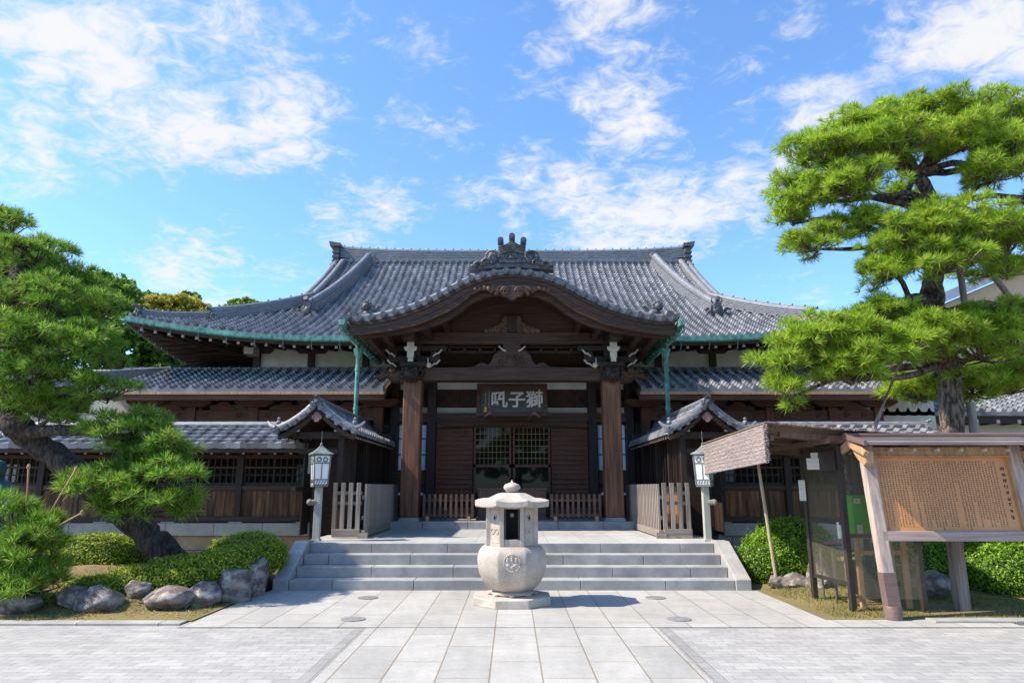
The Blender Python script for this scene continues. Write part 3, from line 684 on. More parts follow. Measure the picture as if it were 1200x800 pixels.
# gable wall above the upper beam
PY = 15.7
xg = np.linspace(-2.15,2.15,60)
MB().strip(xg, ktop(xg)-.12, xg*0+5.0, PY+.05, PY+.12).build('tympanum','wdh',porch)
up = MB().box(-2.25,2.25,PY-.11,PY+.11,4.76,5.03).box(-1.9,1.9,PY-.125,PY-.11,4.80,4.83)
for s in (-1,1):
    for c,r in ((1.62,.10),(1.4,.07),(1.83,.06)):
        up.tube([(s*c+r*(1-i/20)*math.cos(i*.65),PY-.115,4.91+r*(1-i/20)*math.sin(i*.65)) for i in range(18)],.011,5)
    up.tube([(s*x,PY-.115,4.93+.05*math.sin(x*9)) for x in np.linspace(1.0,1.5,10)],.010,5)
up = up.build('upper_rainbow_beam','wdh',hall)
bm_ = MB().strip(np.linspace(-2.1,2.1,30), 4.19+.02*(1-(np.linspace(-1,1,30))**2), 3.88-.0*xs[:30]+.03*(1-(np.linspace(-1,1,30))**2), PY-.14,PY+.14)
bm_.build('rainbow_beam','wdh',hall,40,bevel=.012)
def lobes(mb, L, y0, dep):
    for i,(x,z,r) in enumerate(L): mb.disc((x,y0-.004*i,z), r, 'y', dep, 12)
# frog-leg strut with carved panel
mb = MB().prism([(-.95,4.215),(-.86,4.24),(-.72,4.32),(-.62,4.30),(-.56,4.26),(-.48,4.34),(-.42,4.5),(-.3,4.6),(.3,4.6),(.42,4.5),(.48,4.34),(.56,4.26),(.62,4.30),(.72,4.32),(.86,4.24),(.95,4.215)],'y',PY-.09,PY+.05)
for i in range(26):
    a=random.uniform(-.34,.34); b=random.uniform(4.27,4.47); mb.ball((a,PY-.09,b),random.uniform(.025,.045),6,5)
mb.box(-.2,.2,PY-.1,PY+.1,4.6,4.76).build('frog_leg_strut','wdh',hall)
mb = MB()
for s in (-1,1): mb.cut().tube([(s*.14,PY-.12,4.58),(s*.22,PY-.13,4.62),(s*.31,PY-.13,4.70)],[.02,.025,.02],6)
mb.build_each('white_tip','white',hall)
# upper carved strut and pendant
mb = MB()
lobes(mb,[(0,5.22,.17),(-.2,5.16,.13),(.2,5.16,.13),(-.35,5.11,.09),(.35,5.11,.09),(-.48,5.09,.07),(.48,5.09,.07),(-.6,5.07,.05),(.6,5.07,.05),(-.14,5.33,.09),(.14,5.33,.09)],PY-.02,.14)
for i in range(30):
    a=random.uniform(-.6,.6); b=5.07+random.uniform(0,.2)*(1-abs(a)/.7); mb.ball((a,PY-.11,b),random.uniform(.02,.04),6,5)
mb.build('carved_strut','brown',porch,40)
MB().box(-.11,.11,PY-.16,PY-.02,5.08,5.42).build('strut_block','wd',porch)
mb = MB()
lobes(mb,[(0,5.60,.16),(-.13,5.63,.13),(.13,5.63,.13),(0,5.52,.10)],14.22,.10)
for s in (-1,1):
    mb.tube([(s*.15+.09*(1-i/22)*math.cos(PI+s*i*.6),14.14,5.62+.09*(1-i/22)*math.sin(i*.6)) for i in range(18)],.018,5)
    for a,b,r in ((.3,5.66,.08),(.4,5.69,.07),(.5,5.68,.065),(.6,5.70,.055),(.7,5.68,.05),(.79,5.67,.04),(.45,5.62,.04),(.34,5.58,.05)): mb.ball((s*a,14.2,b),r,8,5,(1,.6,1))
mb.box(-.28,.28,14.15,14.19,5.70,5.74); mb.build('gable_pendant','brown',porch,40)

for s in (-1,1):
    x = s*2.28
    p = MB().box(x-.205,x+.205,PY-.205,PY+.205,.84,3.9).build('porch_pillar','pil',hall,bevel=.025)
    MB().box(x-.34,x+.34,PY-.34,PY+.34,.60,.74).lathe([(.32,.74),(.31,.80),(.26,.84)],4,(x,PY,0),PI/4).build('plinth','stepm',p,bevel=.015)
    # bracket block, carved beast noses and pale bracket tips
    mb = MB().box(x-.24,x+.24,PY-.24,PY+.24,3.90,4.18).box(x-.30,x+.30,PY-.30,PY+.30,4.20,4.30).box(x-.6,x+.6,PY-.09,PY+.09,4.34,4.46).box(x-.09,x+.09,PY-.6,PY+.5,4.345,4.455).box(x-.15,x+.15,PY-.15,PY+.15,4.46,4.9)
    for q in (-.5,0,.5): mb.box(x+q-.1,x+q+.1,PY-.1,PY+.1,4.47,4.58)
    mb.box(x-.75,x+.75,PY-.08,PY+.08,4.6,4.72); mb.box(x-.14,x+.14,14.6,17.5,4.68,4.85)
    for i in range(40): mb.ball((x+random.uniform(-.25,.25),PY-.24,3.9+random.uniform(0,.3)),random.uniform(.03,.06),6,5)
    mb.build('capital_bracket','wd',hall,40)
    n = MB(); c = Vector((x+s*.36,PY-.02,4.02))
    n.ball(c,.19,12,9,(1.1,.9,1)); n.ball(c+Vector((s*.1,-.1,.1)),.10,8,6); n.ball(c+Vector((-s*.05,-.13,.02)),.10,8,6)
    n.tube([c+Vector((s*.10,0,.0)),c+Vector((s*.26,-.02,.02)),c+Vector((s*.42,-.02,-.06)),c+Vector((s*.56,-.02,-.03))],[.12,.08,.055,.03],8)
    n.tube([c+Vector((s*.16,-.06,.08)),c+Vector((s*.32,-.1,.10)),c+Vector((s*.42,-.1,.08))],[.04,.03,.012],6)
    for a in np.linspace(0,2*PI,10): n.ball(c+Vector((-s*.12,-.06+.14*math.cos(a),.16*math.sin(a))),.055,6,5)
    n.build('carved_beast_nose','wdh',hall,50)
    n = MB(); c = Vector((x,PY-.36,4.02)); n.ball(c,.17,12,9,(1,.8,1)); n.ball(c+Vector((0,-.12,-.05)),.09,8,6); n.ball(c+Vector((-.09,-.1,.09)),.05,8,6); n.ball(c+Vector((.09,-.1,.09)),.05,8,6)
    for a in np.linspace(0,2*PI,12): n.ball(c+Vector((.17*math.cos(a),.06,.17*math.sin(a))),.05,6,5)
    n.build('carved_beast_head','wd',hall,50)
    w = MB()
    w.cut().cbox((x,PY-.64,4.40),(.15,.03,.13)).prism([(x-.07,4.46),(x+.07,4.46),(x+.14,4.52),(x+.14,4.58),(x-.14,4.58),(x-.14,4.52)],'y',PY-.68,PY-.645).cbox((x,PY-.67,4.66),(.16,.03,.18)).cbox((x,PY-.62,4.30),(.12,.03,.1))
    for q in (-1,1):
        for (a,b,l) in ((.40,4.22,.26),(.44,4.46,.26)):
            w.cut().tube([(x+q*a,PY-.1,b),(x+q*(a+.08),PY-.12,b+.07),(x+q*(a+.13),PY-.12,b+.07),(x+q*(a+l*.8),PY-.13,b+.16)],[.018,.024,.024,.022],6)
    w.cut().tube([(x-s*.34,PY-.2,4.22),(x-s*.34,PY-.2,4.40)],.016,6); w.ball((x-s*.36,PY-.2,4.24),.07,8,6)
    w.build_each('white_bracket_tip','white',hall,50)
    MB().strip([x-.12,x+.12],[4.2,4.2],[3.95,3.95],15.9,17.45).build('link_beam','wdd',hall)
# coffered ceiling of the porch
mb = MB()
for x in np.arange(-2.2,2.3,.36): mb.box(x-.03,x+.03,15.85,17.45,4.63,4.70)
for y in np.arange(15.95,17.4,.24): mb.box(-2.25,2.25,y-.025,y+.025,4.60,4.66)
mb.box(-2.3,2.3,15.85,17.45,4.72,4.75).build('porch_ceiling','wdd',hall)

# ---------------------------------------------------------------- door wall at the back of the porch
DY = 17.5
dw = MB().box(-3.1,3.1,DY+.3,DY+.5,.7,5.0).build('door_wall','wd',hall)
for z0,z1 in ((3.98,4.16),(3.35,3.50)):
    for x0,x1 in ((-3.05,-2.16),(-1.94,1.94),(2.16,3.05)): MB().box(x0,x1,DY+.16,DY+.22,z0,z1).build('white_band','plas',hall)
mb = MB()
for x0,x1 in ((-3.05,-2.16),(-1.94,1.94),(2.16,3.05)):
    mb.cut()
    for i in range(int((x1-x0+.6)/.055)):
        a = x0+i*.055
        for d in (1,-1):
            p0=(max(a-.6*(d<0)*0,x0),DY+.2,3.52); 
        if a+.45<=x1: mb.beam((a,DY+.19,3.52),(a+.45,DY+.19,3.97),.014,.012).beam((a+.45,DY+.205,3.52),(a,DY+.205,3.97),.014,.012)
mb.build_each('transom_lattice','brown',hall)
for s in (-1,1):
    MB().box(s*2.05-.11,s*2.05+.11,DY-.1,DY+.15,.76,4.6).build('door_post','wd',hall,bevel=.008)
    MB().box(s*3.0-.1,s*3.0+.1,DY-.1,DY+.15,.76,4.6).build('door_post','wd',hall,bevel=.008)
MB().box(-3.1,3.1,DY-.06,DY+.14,3.10,3.34).box(-3.1,3.1,DY-.03,DY+.14,4.17,4.4).box(-2,2,DY-.02,DY+.12,2.98,3.09).build('lintel','wdh',hall,bevel=.008)
mb = MB().strip(np.linspace(-1.9,1.9,24), 3.1+0*np.linspace(0,1,24), 3.02-.06*np.abs(np.linspace(-1,1,24))**3, DY-.12, DY-.06)
mb.build('lintel_moulding','wdh',hall)
for s in (-1,1):                     # louvred sliding shutters beside the doors
    x0,x1 = sorted((s*1.0,s*1.93)); w = MB()
    w.box(x0,x1,DY+.10,DY+.12,1.15,2.98)
    for i in range(15): w.box(x0+.02,x1-.02,DY+.035,DY+.10,1.22+i*.12,1.26+i*.12)
    for xx in (x0,x0+.3,x1-.3,x1-.04): w.box(xx,xx+.04,DY+.066,DY+.1,1.15,2.98)
    w.build('louvred_shutter','wrh',hall)
    x0,x1 = sorted((s*2.18,s*2.9))
    MB().box(x0,x1,DY+.10,DY+.12,1.9,3.08).build('paper_screen','shoji',hall)
    m2 = MB()
    for z in (1.9,2.3,2.7,3.06): m2.box(x0,x1,DY+.075,DY+.1,z-.012,z+.012)
    for q in (x0,(x0+x1)/2,x1): m2.box(q-.015,q+.015,DY+.07,DY+.102,1.88,3.08)
    m2.build('screen_bars','wd',hall)
    MB().box(x0-.04,x1+.04,DY+.0,DY+.12,1.55,1.88).box(x0,x1,DY+.03,DY+.1,1.0,1.52).build('dado_panel','wdh',hall)
    MB().box(*sorted((s*2.2,s*3.7)),DY-.5,DY-.2,1.30,1.36).build('veranda_edge','shoji',hall)
    # darker louvred wall outside the porch
    w = MB(); x0,x1 = sorted((s*3.12,s*4.8)); w.box(x0,x1,17.42,17.45,1.2,3.05)
    for i in range(18): w.box(x0,x1,17.36,17.42,1.25+i*.1,1.275+i*.1)
    for xx in np.arange(x0,x1,.42): w.box(xx,xx+.05,17.35,17.43,1.2,3.05)
    w.build('louvred_wall','wd',hall)
for s in (-1,1):
    d = MB(); x0,x1 = sorted((s*.02,s*.97))
    d.box(x0,x1,DY+.0,DY+.06,2.97,3.02).box(x0,x1,DY+.0,DY+.06,1.98,2.05).box(x0,x0+.05,DY,DY+.06,1.0,2.97).box(x1-.05,x1,DY,DY+.06,1.0,2.97).box(x0,x1,DY+.0,DY+.06,.95,1.1)
    d = d.build('glazed_door','wr',hall)
    MB().box(x0+.05,x1-.05,DY+.03,DY+.036,1.1,2.97).build('pane','glass',d)
    g = MB()
    for i in range(1,8): xx=x0+.05+(x1-x0-.1)*i/8; g.box(xx-.0045,xx+.0045,DY+.012,DY+.026,2.05,2.97)
    for i in range(1,6): z=2.05+.92*i/6; g.box(x0+.05,x1-.05,DY+.008,DY+.024,z-.005,z+.005)
    g.build('door_lattice','lattice',d)
MB().box(-2.1,2.1,DY-.5,DY+.3,.7,1.0).build('threshold','wdh',hall)
# ================================================================= things at the porch
def text_mesh(txt, size, m, name, parent, loc, rot, bold=.0, ext=.01, sx_=1.0):
    cu = bpy.data.curves.new('t','FONT'); cu.body = txt; cu.size = size; cu.extrude = ext; cu.offset = bold; cu.align_x = 'CENTER'; cu.align_y = 'CENTER'; cu.resolution_u = 4
    o = bpy.data.objects.new('t', cu); C.objects.link(o); bpy.context.view_layer.update()
    me = bpy.data.meshes.new_from_object(o.evaluated_get(bpy.context.evaluated_depsgraph_get())); bpy.data.objects.remove(o)
    me.materials.clear(); r = link_mesh(name, me, m, parent); r.location = loc; r.rotation_euler = rot; r.scale = (sx_,1,1); return r
def glyphs(mb, cx, cz, s, y, n, ax=1.0):     # small illegible brush strokes on a plane facing -y
    for _ in range(n):
        a = random.uniform(-.4,.4)*s; b = random.uniform(-.4,.4)*s; L = random.uniform(.3,.8)*s; w = s*.13
        if random.random()<.5: q=[(cx-L/2+a*.3,cz+b-w/2),(cx+L/2+a*.3,cz+b-w/2),(cx+L/2+a*.3,cz+b+w/2),(cx-L/2+a*.3,cz+b+w/2)]
        else: q=[(cx+a-w/2,cz-L/2+b*.3),(cx+a+w/2,cz-L/2+b*.3),(cx+a+w/2,cz+L/2+b*.3),(cx+a-w/2,cz+L/2+b*.3)]
        y -= .00015; q = [(cx+(a_-cx)*ax, b_) for a_,b_ in q]
        mb.add([(p[0],y,p[1]) for p in q],[(0,1,2,3)])
pl = thing('name_plaque', 'dark framed wooden plaque with three large pale brushed characters above the temple doors', 'plaque', (0,16.6,3.56))
def tilt(o): o.rotation_euler = (R(-9),0,0)
b = MB().box(-.80,.80,16.58,16.62,3.22,3.90).build('panel','plaq',pl)
f = MB().box(-.86,.86,16.54,16.66,3.88,3.97).box(-.86,.86,16.54,16.66,3.15,3.24).box(-.86,-.76,16.54,16.66,3.241,3.879).box(.76,.86,16.54,16.66,3.241,3.879).build('frame','wdh',pl,bevel=.012)
text_mesh('吼子獅', .43, 'silver', 'lettering', pl, (.12,-.025,-.01), (R(90),0,0), .008, .006)
mb = MB()
for i in range(9): glyphs(mb, -.56, 3.78-i*.048, .04, 16.577, 4)
for i in range(7): glyphs(mb, -.645, 3.74-i*.05, .04, 16.577, 4)
mb.build('small_lettering','silver',pl)
MB().box(-.675,-.615,16.573,16.579,3.33,3.385).box(-.675,-.615,16.573,16.579,3.262,3.322).box(.655,.69,16.573,16.579,3.74,3.83).build('gold_seal','gold',pl)
mb = MB()
for s in (-1,1):
    x=s*.52; mb.prism([(x-.17,3.10),(x-.02,3.27),(x+.14,3.06),(x+.03,3.18),(x-.03,3.18)] if s<0 else [(x+.17,3.10),(x+.02,3.27),(x-.14,3.06),(x-.03,3.18),(x+.03,3.18)],'y',16.48,16.53)
mb.build('support_bracket','pink',pl)
tilt(pl)

ob = thing('offering_box', 'plain brown wooden offering box between two low fences, half hidden by the stone lantern', 'offering box', (0,16.3,.76))
MB().box(-.78,.78,16.05,16.55,.80,1.42).box(-.82,.82,16.02,16.58,.76,.82).build('box_body','brown',ob,bevel=.01)
MB().box(-.80,.80,16.03,16.57,1.42,1.47).build('rim','brown',ob,bevel=.008)
mb = MB(); [mb.box(-.74+i*.12,-.70+i*.12,16.08,16.52,1.44,1.475) for i in range(13)]; mb.build('slats','wd',ob)

for s in (-1,1):
    f = thing('picket_fence', 'low brown picket fence in the porch, %s of the offering box'%('left' if s<0 else 'right'), 'fence', (s*1.4,15.6,.76), 'low fences in the porch')
    x0,x1 = sorted((s*.84,s*1.99))
    MB().box(x0,x1,15.59,15.63,.86,.92).box(x0,x1,15.59,15.63,1.18,1.23).build('rail','brown',f)
    for x in np.linspace(x0+.04,x1-.04,10): MB().box(x-.028,x+.028,15.555,15.59,.84,1.34).build('picket','brown',f)
    for x in (x0+.12,x1-.12): MB().box(x-.035,x+.035,15.52,15.70,.76,.86).build('foot','tan',f)

# statue in the left garden
sta = thing('statue', 'dark green bronze statue of a robed monk in the left garden', 'statue', (-8.40,11.4,.15))
MB().lathe([(.55,0),(.55,.25),(.48,.3),(.5,.42),(.42,.46)],12,(-8.40,11.4,.1)).build('pedestal','gran',sta,40)
b = MB().lathe([(.34,0),(.36,.15),(.31,.45),(.27,.7),(.29,.9),(.27,1.02),(.16,1.12),(.085,1.15),(.08,1.2)],20,(-8.40,11.4,.74),0,1,.72)
hc = Vector((-8.40,11.36,2.05)) 
b.ball(hc,.135,16,12,(.82,.95,1.12)); b.ball(hc+Vector((0,-.125,-.01)),.025,6,5,(1,1,1.5))
for q in (-1,1): b.ball(hc+Vector((q*.112,0,-.02)),.04,6,5,(.4,.8,1.3)); b.tube([(-8.40+q*.25,11.38,1.72),(-8.40+q*.34,11.28,1.45),(-8.40+q*.24,11.12,1.3),(-8.40+q*.05,11.08,1.36)],[.10,.11,.09,.05],10)
for k in range(7): b.tube([(-8.40-.25+.08*k,11.4-.21-.02*math.sin(k),1.6-.05*k),(-8.40-.27+.09*k,11.4-.25,1.0),(-8.40-.3+.1*k,11.4-.23,.76)],.02,6)
for q in (-1,1):
    for k in range(4): b.tube([(-8.40+q*.02,11.06,1.33+k*.02),(-8.40+q*.02,11.03,1.38+k*.015),(-8.40,11.05,1.44+k*.01)],.011,5)
b.v=[(x,y,z-.27) for x,y,z in b.v]; sb = b.build('figure','bronze',sta,70)
mod = sb.modifiers.new('remesh','REMESH'); mod.mode='VOXEL'; mod.voxel_size=.018; mod.use_smooth_shade=True
sm = sb.modifiers.new('smooth','SMOOTH'); sm.iterations=3

# ================================================================= covered passages and corridors
for s in (-1,1):
    side = 'left' if s<0 else 'right'
    XR = s*3.62; ZR = 2.98; ZE = 2.46; HW = .72
    ps = thing('covered_passage', 'small dark gabled passage with grey tiled roof, %s of the stone platform'%side, 'passage', (XR,15,.6), 'gabled passages beside the platform')
    zc = lambda u: ZE+(ZR-ZE)*(.42*u+.58*u*u)
    mbd = MB(); us = np.linspace(-1,1,25)
    mbd.strip(XR+us*HW, zc(1-np.abs(us)), zc(1-np.abs(us))-.05, 12.78, 17.1); pr = mbd.build('roof','wdd',ps)
    for q in (-1,1):
        def fp(a,b,q=q):
            return XR+q*HW*(1-b)+0*a, a+0*b, zc(b)+.03-.0*a
        tile_roof('tile_slope','tile',pr,fp,12.66,17.1,.9,.215,row=.18,A=.05,sub=8)
    # verge tiles and ridge
    mb = MB()
    for q in (-1,1):
        mb.sweep([(XR+q*HW*(1-u)*1.04,12.70,float(zc(u))+.075) for u in np.linspace(0,1,9)],[(-.07,-.06),(.07,-.06),(.075,.02),(.04,.07),(-.04,.07),(-.075,.02)])
        for u in np.linspace(.02,.9,5): mb.cbox((XR+q*HW*(1-u)*1.04,12.66,float(zc(u))+.06),(.14,.16,.035),Matrix.Rotation(q*.62,3,'Y')); mb.disc((XR+q*HW*(1-u),12.62,float(zc(u))+.03),.045,'y',.06,10)
        mb.tube([(XR+q*HW*1.02,12.62,ZE+.10),(XR+q*HW*1.15,12.64,ZE+.14),(XR+q*HW*1.25,12.68,ZE+.22)],[.05,.04,.02],6); mb.ball((XR+q*HW*.98,12.7,ZE+.2),.05,7,5); mb.ball((XR+q*HW*.98,12.7,ZE+.27),.032,6,5)
    mb.build('verge_tiles','ridge',pr,40)
    mb = MB().sweep([(XR,12.66,ZR+.03),(XR,17.1,ZR+.03)], noshi(.09,.08,2,.05)); mb.build('ridge','ridge',pr,40)
    mb = MB(); oni(mb,(XR,12.60,ZR-.02),0,.29); mb.build('ridge_ornament','orna',pr,40)
    us2 = np.linspace(-.98,.98,25)
    MB().strip(XR+us2*HW, zc(1-np.abs(us2))-.03, zc(1-np.abs(us2))-.14+.02*np.abs(us2), 12.70,12.76).build('bargeboard','wdh',ps,bevel=.006)
    mb = MB(); lobes(mb,[(XR,2.80,.055),(XR-.05,2.76,.045),(XR+.05,2.76,.045),(XR,2.72,.05)],12.68,.04); mb.build('gable_pendant',mat('pink_carving',(.36,.22,.18),(.24,.13,.10),.7,8) if s<0 else bpy.data.materials['pink_carving'],ps)
    mb = MB()
    for q in (-1,1): mb.box(XR+q*.36-.035,XR+q*.36+.035,12.72,12.75,2.50,2.60)
    mb.build('beam_end','white',ps)
    # structure under the roof
    mb = MB()
    for q in (-1,1):
        for y in ((12.95,14.0,15.2,16.6) if q==-s else (14.0,15.2,16.6)): mb.box(XR+q*.42-.05,XR+q*.42+.05,y-.05,y+.05,.6,2.5)
        mb.box(XR+q*.42-.045,XR+q*.42+.045,12.75,17.0,2.42,2.54); mb.box(XR+q*.42-.04,XR+q*.42+.04,12.9,17.0,1.42,1.50)
    mb.build('post','wd',ps)
    mb = MB().box(XR-.5,XR+.5,12.86,12.96,2.38,2.50).box(XR-.38,XR+.38,13.93,13.96,.6,2.62).box(XR-.36,XR+.36,12.88,12.92,2.1,2.2); mb.build('gable_wall','wdd',ps)
    tb = MB(); ti = MB()
    for y in np.arange(12.85,17.0,.2):
        for q in (-1,1):
            tb.beam((XR+q*HW*.97,y,ZE-.05),(XR+q*.2,y,float(zc(.72))-.09),.045,.05); ti.cut().cbox((XR+q*(HW*.97+.003),y,ZE-.052),(.012,.04,.045))
    r_ = tb.build('rafters','wdd',ps); ti.build_each('rafter_end_cap','white',r_)
    q = -s                            # side that faces the platform: lattice windows above boards
    mb = MB()
    for y in np.arange(13.0,17.0,.24): mb.box(XR+q*.42-.012,XR+q*.42+.012,y-.015,y+.015,1.5,2.42)
    mb.build('window_lattice','wd',ps)
    MB().box(XR+q*.40-.01,XR+q*.40+.01,12.95,17.0,.6,1.42).build('side_boards','board',ps)
    MB().box(XR-q*.40-.01,XR-q*.40+.01,13.4,17.0,.6,2.4).build('far_wall','wd',ps)
    mb = MB()
    for y in (13.6,14.5,15.6): mb.cut().box(XR-q*.37-.008,XR-q*.37+.008,y,y+.3,1.75,2.15)
    mb.build_each('paper_panel','shoji',ps)

    co = thing('corridor_building', 'long low corridor of weathered boards with tiled roof, %s of the steps'%side, 'corridor', (s*8,14.3,0), 'corridors along the temple front')
    x0,x1 = (3.98,12.5) if s<0 else (4.05,8.75)
    A,B = sorted((s*x0,s*x1))
    def fc(a,b): return a+0*b, 13.46+1.0*b+0*a, 2.29+.44*b+0*a
    crf = tile_roof('roof','tile',co,fc,A,B,1.12,.27,row=.22,A=.06)
    MB().add([(A,13.5,2.22),(B,13.5,2.22),(B,15.2,2.3),(A,15.2,2.3)],[(0,1,2,3)]).build('soffit','wdd',crf)
    MB().box(A,B,13.5,13.54,2.15,2.235).build('eave_board','wdh',crf)
    mb = MB().sweep([(A,14.5,2.68),(B,14.5,2.68)], noshi(.12,.09,2,.09)); 
    if s>0: oni(mb,(B-.02,14.45,2.6),R(75),.4)
    mb.build('ridge','ridge',crf,40)
    def fcb(a,b): return a+0*b, 15.5-1.0*b+0*a, 2.29+.44*b+0*a
    tile_roof('rear_slope','tile',crf,fcb,A,B,1.12,.54,row=.4,sub=4)
    W = 14.0
    w = MB().box(A,B,W+.02,W+.10,.84,1.45); 
    w.build('wall','wd',co)
    mb = MB(); x=A
    while x < B-.05:
        d = random.uniform(.09,.16); mb.box(x+.002,min(x+d,B)-.002,W+.0,W+.02,.92,1.43); x += d
    mb.build('wall_boards','board',co)
    MB().box(A,B,W-.05,W+.1,.82,.92).box(A,B,W-.04,W+.1,1.43,1.53).box(A,B,W-.03,W+.1,2.06,2.18).box(A,B,W-.02,W+.08,1.86,1.90).build('rail','wdh',co,bevel=.006)
    pos = [s*(x0+.15+1.33*k) for k in range(int((x1-x0)/1.33)+1)]
    for p in pos: MB().box(p-.06,p+.06,W-.06,W+.1,.92,2.15).build('post','wd',co,bevel=.006)
    for p in pos[:-1]:
        c = p+s*.665
        wi = MB().box(c-.60,c+.60,W+.0,W+.05,1.53,1.58).box(c-.60,c-.56,W,W+.05,1.58,2.06).box(c+.56,c+.60,W,W+.05,1.58,2.06).box(c-.02,c+.02,W,W+.05,1.58,2.06).build('window','wd',co)
        mb = MB()
        for i in range(9): xx=c-.5+i*.125; mb.box(xx-.012,xx+.012,W+.01,W+.035,1.58,2.06)
        mb.box(c-.56,c+.56,W+.012,W+.033,1.72,1.745); mb.build('window_bars','wd',wi)
    MB().box(A,B,15.3,15.36,.8,2.3).build('rear_wall','wdd',co)
    mb = MB()
    for i,p in enumerate(pos[:-1]):
        if i%3!=1: xx=p+s*random.uniform(.25,.8); mb.cut().box(xx-.09,xx+.09,15.26,15.29,1.6,1.98); mb.cut().box(xx+.13,xx+.3,15.26,15.29,1.6,1.98)
    mb.build_each('paper_panel','shoji',co)
    ti = MB(); tb = MB()
    for x in np.arange(A+.1,B,.31): tb.box(x-.03,x+.03,13.56,15.0,2.12,2.19); ti.cut().box(x-.024,x+.024,13.548,13.56,2.125,2.18)
    r_ = tb.build('rafters','wdd',co); ti.build_each('rafter_end_cap','white',r_)
    mb = MB(); x=A
    while x < B-.05: mb.box(x,min(x+.95,B)-.006,W-.14,W+.25,.56,.80); x+=.95
    for p in pos: mb.box(p-.13,p+.13,W-.12,W+.1,.80,.825)
    mb.build('stone_sill','gran',co,bevel=.008)
    mb = MB(); x=A; z=0
    for z0,z1 in ((-.1,.28),(.285,.555)):
        x = A-random.uniform(0,.5)
        while x < B-.05:
            d=random.uniform(.7,1.3); mb.box(max(x,A),min(x+d,B)-.006,W-.10+random.uniform(-.01,.01),W+.25,z0,z1); x+=d
    mb.build('stone_footing','tanst' if s<0 else 'stepm',co,bevel=.015)

# neighbouring roofs left and right
lh = thing('side_hall', 'low tiled side roof and white wall beyond the hall, behind the left pine', 'hall', (-12,20,0))
def fl(a,b): return a+0*b, 18.2+3.6*b+0*a, 3.95+1.0*b+0*a
lr = tile_roof('roof','tile',lh,fl,-16,-9.4,3.7,.27)
MB().box(-16,-9.4,18.3,18.4,3.7,3.88).build('eave_board','wrh',lr); MB().sweep([(-16,21.9,4.95),(-9.2,21.9,4.95)],noshi(.16,.2,3,.08)).build('ridge','ridge',lr,40)
MB().box(-16,-9.6,19.0,24,.3,3.9).build('wall','wd',lh); MB().box(-16,-9.7,18.95,19.0,2.9,3.5).build('plaster_band','plas',lh)
MB().sweep([(-10.5,16.3,3.95),(-9.4,18.3,4.42),(-9.0,20.5,4.95)],noshi(.16,.18,3,.09)).build('hip_ridge','ridge',lr,40)
rh = thing('side_hall', 'side building with blue grey tiles behind the trunk of the right pine', 'hall', (12,19,0))
def fr(a,b): return a+0*b, 17.6+3.2*b+0*a, 3.35+1.25*b+0*a
rr = tile_roof('roof','tile',rh,fr,9.35,17,3.4,.27)
MB().sweep([(9.3,20.8,4.6),(17,20.8,4.6)],noshi(.16,.22,3,.09)).build('ridge','ridge',rr,40)
MB().box(9.3,17,17.68,17.76,3.1,3.28).build('eave_board','wdd',rr)
MB().box(9.5,17,18.3,23,.3,2.55).build('wall','wd',rh); MB().box(9.5,17,18.3,23,2.55,3.4).build('plaster_wall','plas',rh)
mb = MB()
for x in np.arange(9.8,17,.55): mb.box(x-.05,x+.05,17.72,18.3,3.1,3.2); 
r_=mb.build('rafters','wdd',rh); mb = MB()
for x in np.arange(9.8,17,.55): mb.cut().box(x-.045,x+.045,17.66,17.675,3.1,3.19)
mb.build_each('rafter_end_cap','white',r_)
bb = thing('house', 'beige house with a grey sloping roof behind the right pine', 'house', (17,26,0))
MB().prism([(11.5,0),(11.5,6.2),(13.8,7.15),(22,10.6),(22,0)],'y',25,33).build('wall','beige',bb)
MB().prism([(11.0,6.2),(22.5,11.0),(22.5,11.25),(11.0,6.45)],'y',24.3,33.3).build('roof',mat('slate_roof',(.35,.38,.44),(.25,.27,.33),.5,4),bb)
MB().prism([(11.0,6.08),(22.5,10.88),(22.5,11.0),(11.0,6.2)],'y',24.28,24.42).build('verge_trim',bpy.data.materials['slate_roof'],bb)
for x,z in ((16.2,7.15),(17.6,7.5),(19.2,7.9)):
    w = MB().box(x-.35,x+.35,24.93,25.02,z-.75,z+.35).build('window','glass',bb); MB().box(x-.42,x+.42,24.9,25,z-.82,z-.75).box(x-.42,x-.35,24.9,25,z-.75,z+.35).box(x+.35,x+.42,24.9,25,z-.75,z+.35).build('frame','grey',w)

